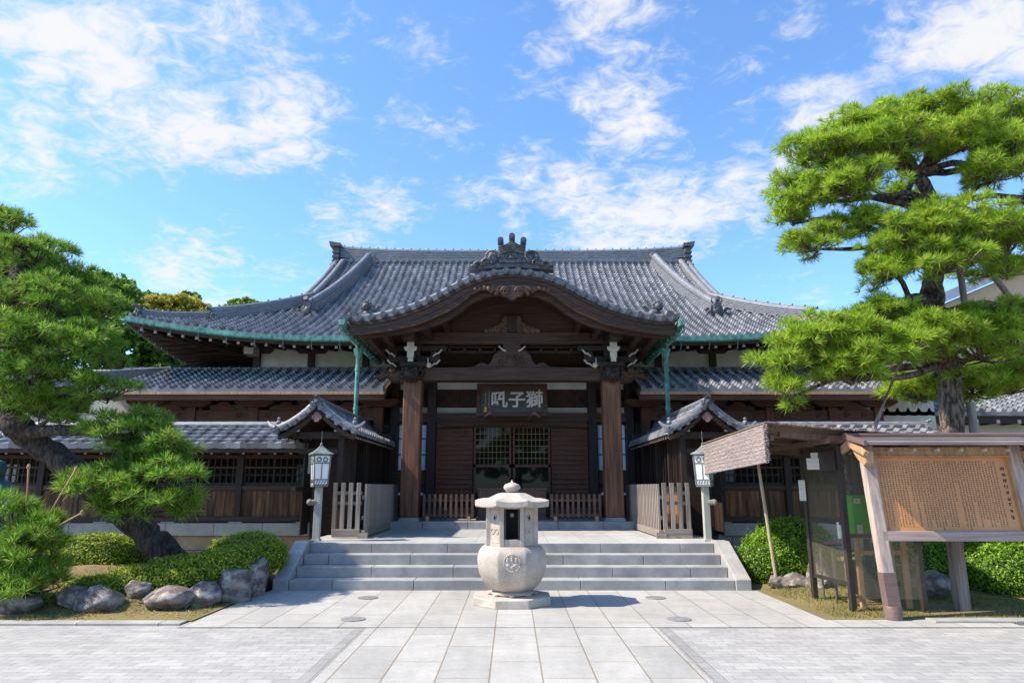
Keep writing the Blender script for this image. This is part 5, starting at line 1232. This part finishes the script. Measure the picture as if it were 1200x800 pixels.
Y_PADS = [(-6.36, 8.9, 1.02, 0.22, 0.2, 0.26), (-6.0, 8.8, 0.78, 0.34, 0.3, 0.32), (-6.13, 8.7, 0.54, 0.4, 0.34, 0.31), (-5.82, 8.8, 0.5, 0.24, 0.22, 0.24), (-5.83, 8.7, 0.29, 0.42, 0.36, 0.19), (-5.9, 9.0, 0.92, 0.2, 0.18, 0.18)]

rp_ = thing('pine_tree', 'tall sunny yellow green pine with a crooked trunk, behind the notice board on the right', 'pine tree', (7.2,11.5,.2))
mb=MB(); limb(mb,[(7.1,11.5,.1),(7.3,11.5,1.2),(7.39,11.5,2.48),(7.46,11.5,3.5),(7.39,11.4,4.15),(7.26,11.4,4.68),(7.46,11.4,5.3),(7.7,11.5,5.97),(7.68,11.6,6.5),(7.26,11.4,7.07),(7.0,11.3,7.6)],[.28,.21,.18,.17,.17,.165,.15,.14,.12,.10,.06],3,14)
mb.build('trunk','bark',rp_,70)
mb=MB(); tp=[(7.42,11.45,3.6),(7.3,11.4,4.45),(7.6,11.45,5.7),(7.7,11.6,6.4),(7.3,11.4,7.0)]
for i,pd in enumerate(R_PADS):
    t=min(tp,key=lambda q:abs(q[2]-(pd[2]-.15))*1.3+abs(q[0]-pd[0])*.1); t=np.array(t); e=np.array([pd[0],pd[1],pd[2]-pd[5]*.3])
    d=e-t; m1=t+d*.35+np.array([0,rng.uniform(-.15,.15),rng.uniform(-.12,.18)]); m2=t+d*.7+np.array([0,rng.uniform(-.1,.1),rng.uniform(-.05,.2)])
    limb(mb,[t,m1,m2,e],[.075,.055,.04,.018],100+i,7)
limb(mb,[(7.3,11.3,4.35),(6.9,11.1,4.55),(6.55,10.9,4.5),(6.15,10.8,4.3)],[.13,.11,.09,.06],55,9); limb(mb,[(7.3,11.3,4.3),(7.0,10.9,4.1),(6.75,10.8,4.15)],[.12,.09,.05],56,9)
limb(mb,[(7.35,11.4,4.35),(7.9,11.2,4.5),(8.4,11.1,4.4),(8.9,11.2,4.45)],[.12,.09,.07,.05],57,9)
mb.build('branches','bark',rp_,70)
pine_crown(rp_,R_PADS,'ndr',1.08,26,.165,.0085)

lp_ = thing('pine_tree', 'dark green pine with a thick trunk leaning to the left over the garden bed', 'pine tree', (-5.1,10.6,.35))
mb=MB(); limb(mb,[(-4.95,10.62,.2),(-5.14,10.6,.5),(-5.57,10.6,.9),(-6.0,10.5,1.27),(-6.58,10.4,1.75),(-7.08,10.3,2.12),(-7.44,10.2,2.43),(-7.68,10.2,2.75),(-7.89,10.2,3.27),(-7.8,10.2,3.94),(-7.88,10.4,4.82),(-8.2,10.8,5.5)],[.25,.22,.20,.19,.19,.185,.18,.175,.15,.14,.10,.05],9,14)
for a in (.3,1.4,2.6,3.6,4.6,5.6): limb(mb,[(-5.1,10.6,.45),(-5.05+.32*math.cos(a),10.6+.3*math.sin(a),.36),(-5.0+.62*math.cos(a),10.6+.55*math.sin(a),.24)],[.11,.06,.02],int(a*10),8)
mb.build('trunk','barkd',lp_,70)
mb=MB(); tp=[(-7.3,10.2,2.3),(-7.7,10.2,2.8),(-7.85,10.2,3.6),(-7.85,10.3,4.6),(-7.2,10.3,2.2)]
for i,pd in enumerate(L_PADS):
    if pd[2]<2.4: continue
    t=np.array(min(tp,key=lambda q:abs(q[2]-(pd[2]-.2)))); e=np.array([pd[0],pd[1],pd[2]-pd[5]*.3]); d=e-t
    limb(mb,[t,t+d*.35+np.array([0,.05,rng.uniform(-.1,.12)]),t+d*.7+np.array([0,0,rng.uniform(-.05,.15)]),e],[.065,.05,.035,.016],200+i,7)
limb(mb,[(-7.25,10.2,2.25),(-6.7,10.0,2.30),(-6.1,9.9,2.28),(-5.6,9.9,2.2),(-5.3,9.9,2.4)],[.12,.085,.07,.055,.03],71,9); limb(mb,[(-5.75,9.9,2.23),(-5.6,9.8,2.38),(-5.35,9.8,2.34)],[.05,.04,.02],72,8)
for i,pd in enumerate(L_PADS):
    if pd[2]>=2.4: continue
    t=np.array((-5.7,9.9,2.2)); e=np.array([pd[0],pd[1],pd[2]-pd[5]*.2]); d=e-t
    limb(mb,[t,t+d*.4+np.array([0,.1,-.05]),t+d*.75,e],[.05,.035,.025,.014],300+i,7)
mb.build('branches','barkd',lp_,70)
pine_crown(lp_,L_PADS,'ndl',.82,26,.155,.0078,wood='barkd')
yp_ = thing('pine_tree', 'young bushy pine with upright brown candle shoots at the left edge of the garden', 'pine tree', (-6.05,8.85,.05))
mb=MB(); limb(mb,[(-6.05,8.85,.0),(-6.02,8.85,.35),(-6.1,8.9,.8),(-6.2,8.95,1.3)],[.06,.05,.04,.02],81,8); mb.build('trunk','barkd',yp_,70)
mb=MB()
for a,b in (((-5.95,8.9,.95),(-5.62,8.95,1.72)),((-6.0,8.8,.8),(-6.28,8.75,1.12)),((-5.85,8.8,.9),(-5.38,8.8,1.18)),((-5.95,8.8,.9),(-5.72,8.7,1.0)),((-6.15,8.9,1.2),(-6.2,8.9,1.75))):
    mb.tube([a,lerp(Vector(a),Vector(b),.5)+Vector((0,0,.01)),b],[.012,.010,.013],6); mb.ball(b,.022,7,6,(1,1,1.7))
mb.build('candle_shoot',mat('candle_shoot',(.42,.26,.15),(.30,.17,.09),.8,12),yp_)
pine_crown(yp_,Y_PADS,'ndl',1.25,24,.16,.007,wood='barkd')
pp = MB().tube([(5.80,11.05,0),(5.82,11.0,2.44),(6.13,10.6,3.45)],[.04,.04,.035],8).build('prop_pole','grey',None,40); tag(pp,'slanting grey timber prop holding up a low branch of the right pine','prop')
pp = MB().tube([(7.78,11.6,.1),(7.78,11.55,2.9)],[.075,.07],10).build('prop_pole','grey',None,40); tag(pp,'thick upright timber prop lashed close against the trunk of the right pine','prop')
pp = MB().tube([(7.75,11.3,4.3),(7.72,11.25,5.3)],[.055,.05],8).build('prop_pole','grey',None,40); tag(pp,'short upright timber prop high in the fork of the right pine','prop')
pp = MB().tube([(8.65,11.2,4.35),(7.95,11.1,5.35)],[.05,.045],8).build('prop_pole','grey',None,40); tag(pp,'short slanting timber prop high on the right side of the right pine','prop')

def leaf_quads(P, Nn, size, jitter=.7):
    K=len(P); n=Nn+rng.normal(0,jitter,(K,3)); n/=np.linalg.norm(n,axis=1)[:,None]
    t=np.cross(n,rng.normal(size=(K,3))); t/=np.linalg.norm(t,axis=1)[:,None]; b=np.cross(n,t); s=(size*rng.uniform(.45,1.5,K))[:,None]
    v=np.stack([P-t*s,P+b*s*.5,P+t*s,P-b*s*.5],1).reshape(-1,3); f=np.arange(K*4).reshape(-1,4); return v,f
def shrub(label, blobs, n, size, m, group=None, name='azalea_shrub', cat='shrub', rough=.10):
    c0=np.array(blobs[0][:3]); o=thing(name,label,cat,(float(c0[0]),float(c0[1]),0.15),group)
    area=[b[3]*b[4]+b[5]*(b[3]+b[4]) for b in blobs]; tot=sum(area); V=[];F=[];k0=0; cm=MB()
    for b,a in zip(blobs,area):
        k=int(n*a/tot); d=rng.normal(size=(k,3)); d/=np.linalg.norm(d,axis=1)[:,None]; d[:,2]=np.where(d[:,2]<-.65,-d[:,2],d[:,2])
        rr=1+rough*np.sin(d[:,0]*9+b[0]*7)*np.sin(d[:,1]*11+b[1])*np.cos(d[:,2]*8)+rng.normal(0,rough*.55,k)+.22*np.maximum(0,rng.random(k)-.93)/.07*rng.random(k)
        P=np.array(b[:3])+d*rr[:,None]*np.array(b[3:6]); keep=np.ones(k,bool)
        for b2 in blobs:
            if b2 is b: continue
            keep&=(((P-np.array(b2[:3]))/(np.array(b2[3:6])*.93))**2).sum(1)>1
        P=P[keep]; nn=(d/np.array(b[3:6]))[keep]; nn/=np.linalg.norm(nn,axis=1)[:,None]
        v,f=leaf_quads(P,nn*.8+np.array([0,0,.3]),size); V.append(v);F.append(f+k0);k0+=len(v)
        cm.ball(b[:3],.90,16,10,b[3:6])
    np_mesh('leaves',np.concatenate(V),np.concatenate(F),m,o); cm.build('shade_core','leafcore',o,70); return o  # solid core behind the leaves, with shade put into its colour
shrub('long low clipped azalea hedge along the garden rocks on the left',[(-5.3,9.40,.17,.55,.34,.20),(-4.85,9.45,.24,.5,.36,.24),(-4.42,9.55,.32,.5,.38,.27),(-4.05,9.85,.37,.42,.40,.27),(-3.9,10.25,.42,.34,.36,.26)],40000,.017,'azl')
shrub('round yellow green azalea close to the left end of the steps',[(-4.02,11.0,.50,.48,.42,.30),(-3.74,10.75,.45,.32,.35,.27),(-4.38,11.15,.46,.36,.4,.26)],22000,.017,'azl')
shrub('low azalea mound behind the young pine and the leaning trunk',[(-6.35,10.9,.45,.72,.5,.33),(-5.9,11.0,.40,.45,.45,.28)],20000,.018,'azl')
shrub('rounded bright green clipped shrub behind the bamboo pole of the shelter',[(4.55,11.55,.42,.68,.5,.55),(4.1,11.5,.30,.45,.42,.42)],26000,.018,'hdg')
shrub('long clipped green hedge behind the notice board',[(5.9,10.7,.30,.65,.5,.44),(6.6,10.8,.32,.7,.5,.46),(7.35,10.6,.33,.7,.55,.48),(7.0,10.3,.27,.55,.45,.40),(8.2,10.6,.34,.7,.55,.50),(7.75,10.15,.28,.5,.4,.40)],60000,.019,'hdg')

def rock(label, x, y, z, sx_, sy_, sz_, seed):
    import bmesh
    g=np.random.default_rng(seed); bm=bmesh.new(); bmesh.ops.create_icosphere(bm,subdivisions=4,radius=1)
    from mathutils import noise as nz
    cuts=[(Vector(g.normal(size=3)).normalized(),g.uniform(.62,.9)) for _ in range(11)]
    off=Vector(g.uniform(-50,50,3))
    for v in bm.verts:
        p=v.co.copy()
        for n_,d in cuts:
            k=p.dot(n_)-d
            if k>0: p-=n_*k*.92
        p*=1+.10*nz.noise(p*1.8+off)+.05*nz.noise(p*5+off)+.02*nz.noise(p*13+off)
        v.co=Vector((p.x*sx_,p.y*sy_,p.z*sz_))
    me=bpy.data.meshes.new('rock'); bm.to_mesh(me); bm.free()
    o=link_mesh('garden_rock',me,'rock',None,50); o.location=(x,y,z); o.rotation_euler=(0,0,g.uniform(-.3,.3)); tag(o,label,'rock','rocks edging the garden beds'); return o
RL=[('rough grey rock at the left edge of the photo, first of the garden edge',-5.95,8.75,.10,.30,.22,.17),
('dark low rock beneath the young pine on the left',-5.42,8.95,.13,.24,.2,.17),
('jagged purplish grey rock right of the young pine',-5.02,8.85,.12,.32,.22,.20),
('small pale rock tucked under the front of the low azalea hedge',-4.72,9.1,.22,.18,.15,.14),
('long flat purplish rock in front of the low azalea hedge',-4.28,8.98,.12,.40,.22,.19),
('pointed brown grey rock next to the large pale one',-3.97,9.2,.14,.25,.22,.22),
('large pale grey veined rock in front of the azalea hedge',-3.72,9.62,.20,.30,.26,.28),
('dark brown rock between the large pale rock and the steps',-3.66,10.15,.24,.24,.26,.30),
('tall reddish rock touching the left side of the steps',-3.75,10.6,.28,.22,.22,.40),
('small tan rock right of the steps, left of the bamboo pole',3.98,10.75,.10,.17,.14,.12),
('pinkish rounded rock right of the bamboo pole',4.2,10.6,.11,.22,.16,.15),
('brown rounded rock inside the shelter behind its left pane',4.45,10.4,.12,.2,.17,.17),
('upright grey rock beneath the round bright green shrub',4.55,10.65,.22,.16,.16,.30),
('dark wide rock under the hedge behind the notice board',5.75,9.9,.16,.32,.22,.22)]
for i,(l,*a) in enumerate(RL): rock(l,*a,seed=20+i*3)
0 and (MB().ball((-6.1,10.2,.32),1,20,10,(1.0,.5,.16)).build('terrain','soil',None,70))

# trees beyond the temple
def leafy_tree(name,label,crowns,base,m,n,size,group):
    o=thing(name,label,'tree',base,group); V=[];F=[];k0=0; bz=crowns[0]
    mb=MB(); limb(mb,[base,(base[0],base[1],bz[2]*.5),(bz[0],bz[1],bz[2])],[.32,.25,.1],int(abs(base[0])*10),8)
    tot=sum(c[3]*c[4] for c in crowns)
    for c in crowns:
        limb(mb,[(base[0],base[1],bz[2]*.5),((base[0]+c[0])/2,c[1],c[2]*.8),c[:3]],[.15,.1,.04],int(abs(c[0]*77)),6)
        k=int(n*c[3]*c[4]/tot/38)+1; d=rng.normal(size=(k,3)); d/=np.linalg.norm(d,axis=1)[:,None]; d[:,2]=np.where(d[:,2]<-.3,-d[:,2],d[:,2])
        P=np.array(c[:3])+d*np.array(c[3:6])*rng.uniform(.55,1.05,k)[:,None]; r=rng.uniform(.14,.26,k)*min(c[3],2)*.75
        e=rng.normal(size=(k,38,3)); e/=np.linalg.norm(e,axis=2)[:,:,None]; Q=P[:,None,:]+e*(r[:,None,None])*rng.uniform(.5,1,(k,38))[:,:,None]*np.array([1,1,.7])
        v,f=leaf_quads(Q.reshape(-1,3),(e+np.array([0,0,.4])).reshape(-1,3),size,.6); V.append(v);F.append(f+k0);k0+=len(v)
    mb.build('trunk','barkd',o,70); np_mesh('crown',np.concatenate(V),np.concatenate(F),m,o); return o
G='trees on the hill behind the temple'
leafy_tree('evergreen_tree','big dark evergreen tree rising behind the top of the left pine',[(-20.2,26,9.7,2.0,2,1.6),(-19.2,26.5,8.3,1.6,1.6,1.4),(-21.7,26,8.2,2,2,1.8)],(-19.8,26.3,0),'tre',22000,.13,G)
leafy_tree('evergreen_tree','rounded evergreen tree between the left pine and the hall roof corner',[(-17.0,27,8.7,1.8,1.7,1.4),(-15.8,27,7.5,1.5,1.4,1.2),(-17.5,26.5,7,1.8,1.6,1.5)],(-16.8,27.3,0),'tre',20000,.12,G)
leafy_tree('evergreen_tree','low bright evergreen tree seen through the branches of the left pine',[(-16.5,24,6.4,2.6,2.2,1.7),(-18.5,24,5.6,2,1.8,1.6)],(-16.6,24.3,0),'tre',18000,.11,G)
leafy_tree('evergreen_tree','dark bushy evergreen under the left corner of the main roof',[(-14.4,26,6.5,1.9,1.6,1.6),(-13.6,26,5.2,1.7,1.5,1.3)],(-14.4,26.3,0),'tre',16000,.11,G)
leafy_tree('evergreen_tree','dark evergreen beneath the main roof eave, rightmost on the hill',[(-12.4,28,6.2,1.9,1.6,1.4),(-11.2,28,5.4,1.6,1.4,1.2)],(-12.4,28.3,0),'tre',14000,.11,G)
leafy_tree('yellow_tree','broad yellowish tree top showing over the left roof ridge',[(-17.4,34,10.45,1.7,1.2,.65),(-18.7,34,10.2,1.2,1,.7),(-16.3,34,9.9,1.3,1,.8),(-17.6,34,9.4,2.2,1.2,.9)],(-17.4,34,0),'yel',16000,.11,G)
leafy_tree('evergreen_tree','small dark tree top left of the yellowish tree',[(-19.7,36,11.2,.8,.7,.7),(-19.7,36,10.2,1.2,.9,.9)],(-19.7,36,0),'tre',7000,.11,G)
leafy_tree('evergreen_tree','small dark tree top directly above the yellowish tree',[(-18.1,37,11.7,.65,.6,.5),(-18.1,37,11.0,.9,.7,.6)],(-18.1,37,0),'tre',5000,.11,G)
leafy_tree('lime_tree','lime green tree top showing over the roof ridge near the hip ornament',[(-13.7,34,10.45,1.0,.85,.5),(-14.5,34,10.15,.8,.7,.4),(-13.0,34,10.2,.7,.6,.4),(-13.8,34,9.5,1.8,.9,.8)],(-13.7,34,0),'lime',11000,.10,G)
leafy_tree('yellow_tree','little yellow bush at the foot of the evergreens under the eave',[(-11.9,22.6,5.05,.35,.3,.3)],(-11.9,22.6,0),'yel',1500,.06,G)
M['dry']=foliage_mat('dry_leaves',(.16,.09,.03),(.34,.2,.06),(.5,.36,.12),.2); M['mossb']=foliage_mat('moss_blades',(.07,.10,.015),(.16,.19,.03),(.34,.30,.08),.3)
# fallen leaves and ground litter on the beds
P=np.stack([rng.uniform(-6.5,-3.75,500),rng.uniform(8.25,9.0,500),np.zeros(500)],1); P=np.concatenate([P,np.stack([rng.uniform(3.9,5.9,300),rng.uniform(8.7,10.6,300),np.zeros(300)],1)])
P[:,2]=np.where(P[:,0]<0,left_h(P[:,0],P[:,1]),right_h(P[:,0],P[:,1]))+.012
v,f=leaf_quads(P,np.tile([0,0,1.0],(len(P),1)),.016,.25); o=np_mesh('leaf_litter',v,f,'dry'); o['kind']='stuff'
def in_beds(n):
    P=np.stack([rng.uniform(-9,-3.66,n),rng.uniform(8.25,11,n),np.zeros(n)],1); Q=np.stack([rng.uniform(3.75,9,n),rng.uniform(8.4,11.3,n),np.zeros(n)],1)
    P=np.concatenate([P,Q]); P[:,2]=np.where(P[:,0]<0,left_h(P[:,0],P[:,1]),right_h(P[:,0],P[:,1])); k=np.sin(P[:,0]*3.3)+np.sin(P[:,1]*4.1+P[:,0])+rng.normal(0,.6,len(P)); return P[k>.1]
P=in_beds(26000); K=len(P); a=rng.uniform(0,2*PI,K); t=np.stack([np.cos(a),np.sin(a),np.zeros(K)],1)*.004; h=rng.uniform(.012,.035,K)[:,None]*np.array([[0,0,1]])+rng.normal(0,.010,(K,3))
v=np.stack([P-t,P+t,P+t*.2+h,P-t*.2+h],1).reshape(-1,3); o=np_mesh('moss',v,np.arange(K*4).reshape(-1,4),'mossb'); o['kind']='stuff'

# garden trees facing the temple, seen only in its door glass
G2='garden trees facing the temple doors'
for i,(x,y,h) in enumerate(((-9,-13,6),(-4.5,-15,7),(.5,-16,6.5),(5,-14,6.2),(10,-13,7))):
    leafy_tree('evergreen_tree','broad evergreen tree standing across the plaza, opposite the temple doors',[(x,y,h*.6,2.6,2,1.9),(x+1,y,h*.85,1.9,1.6,1.4),(x-1.2,y+.3,h*.42,2.2,1.7,1.6),(x+1.6,y,h*.36,2.1,1.6,1.6)],(x,y-.3,0),'tre',9000,.17,G2)
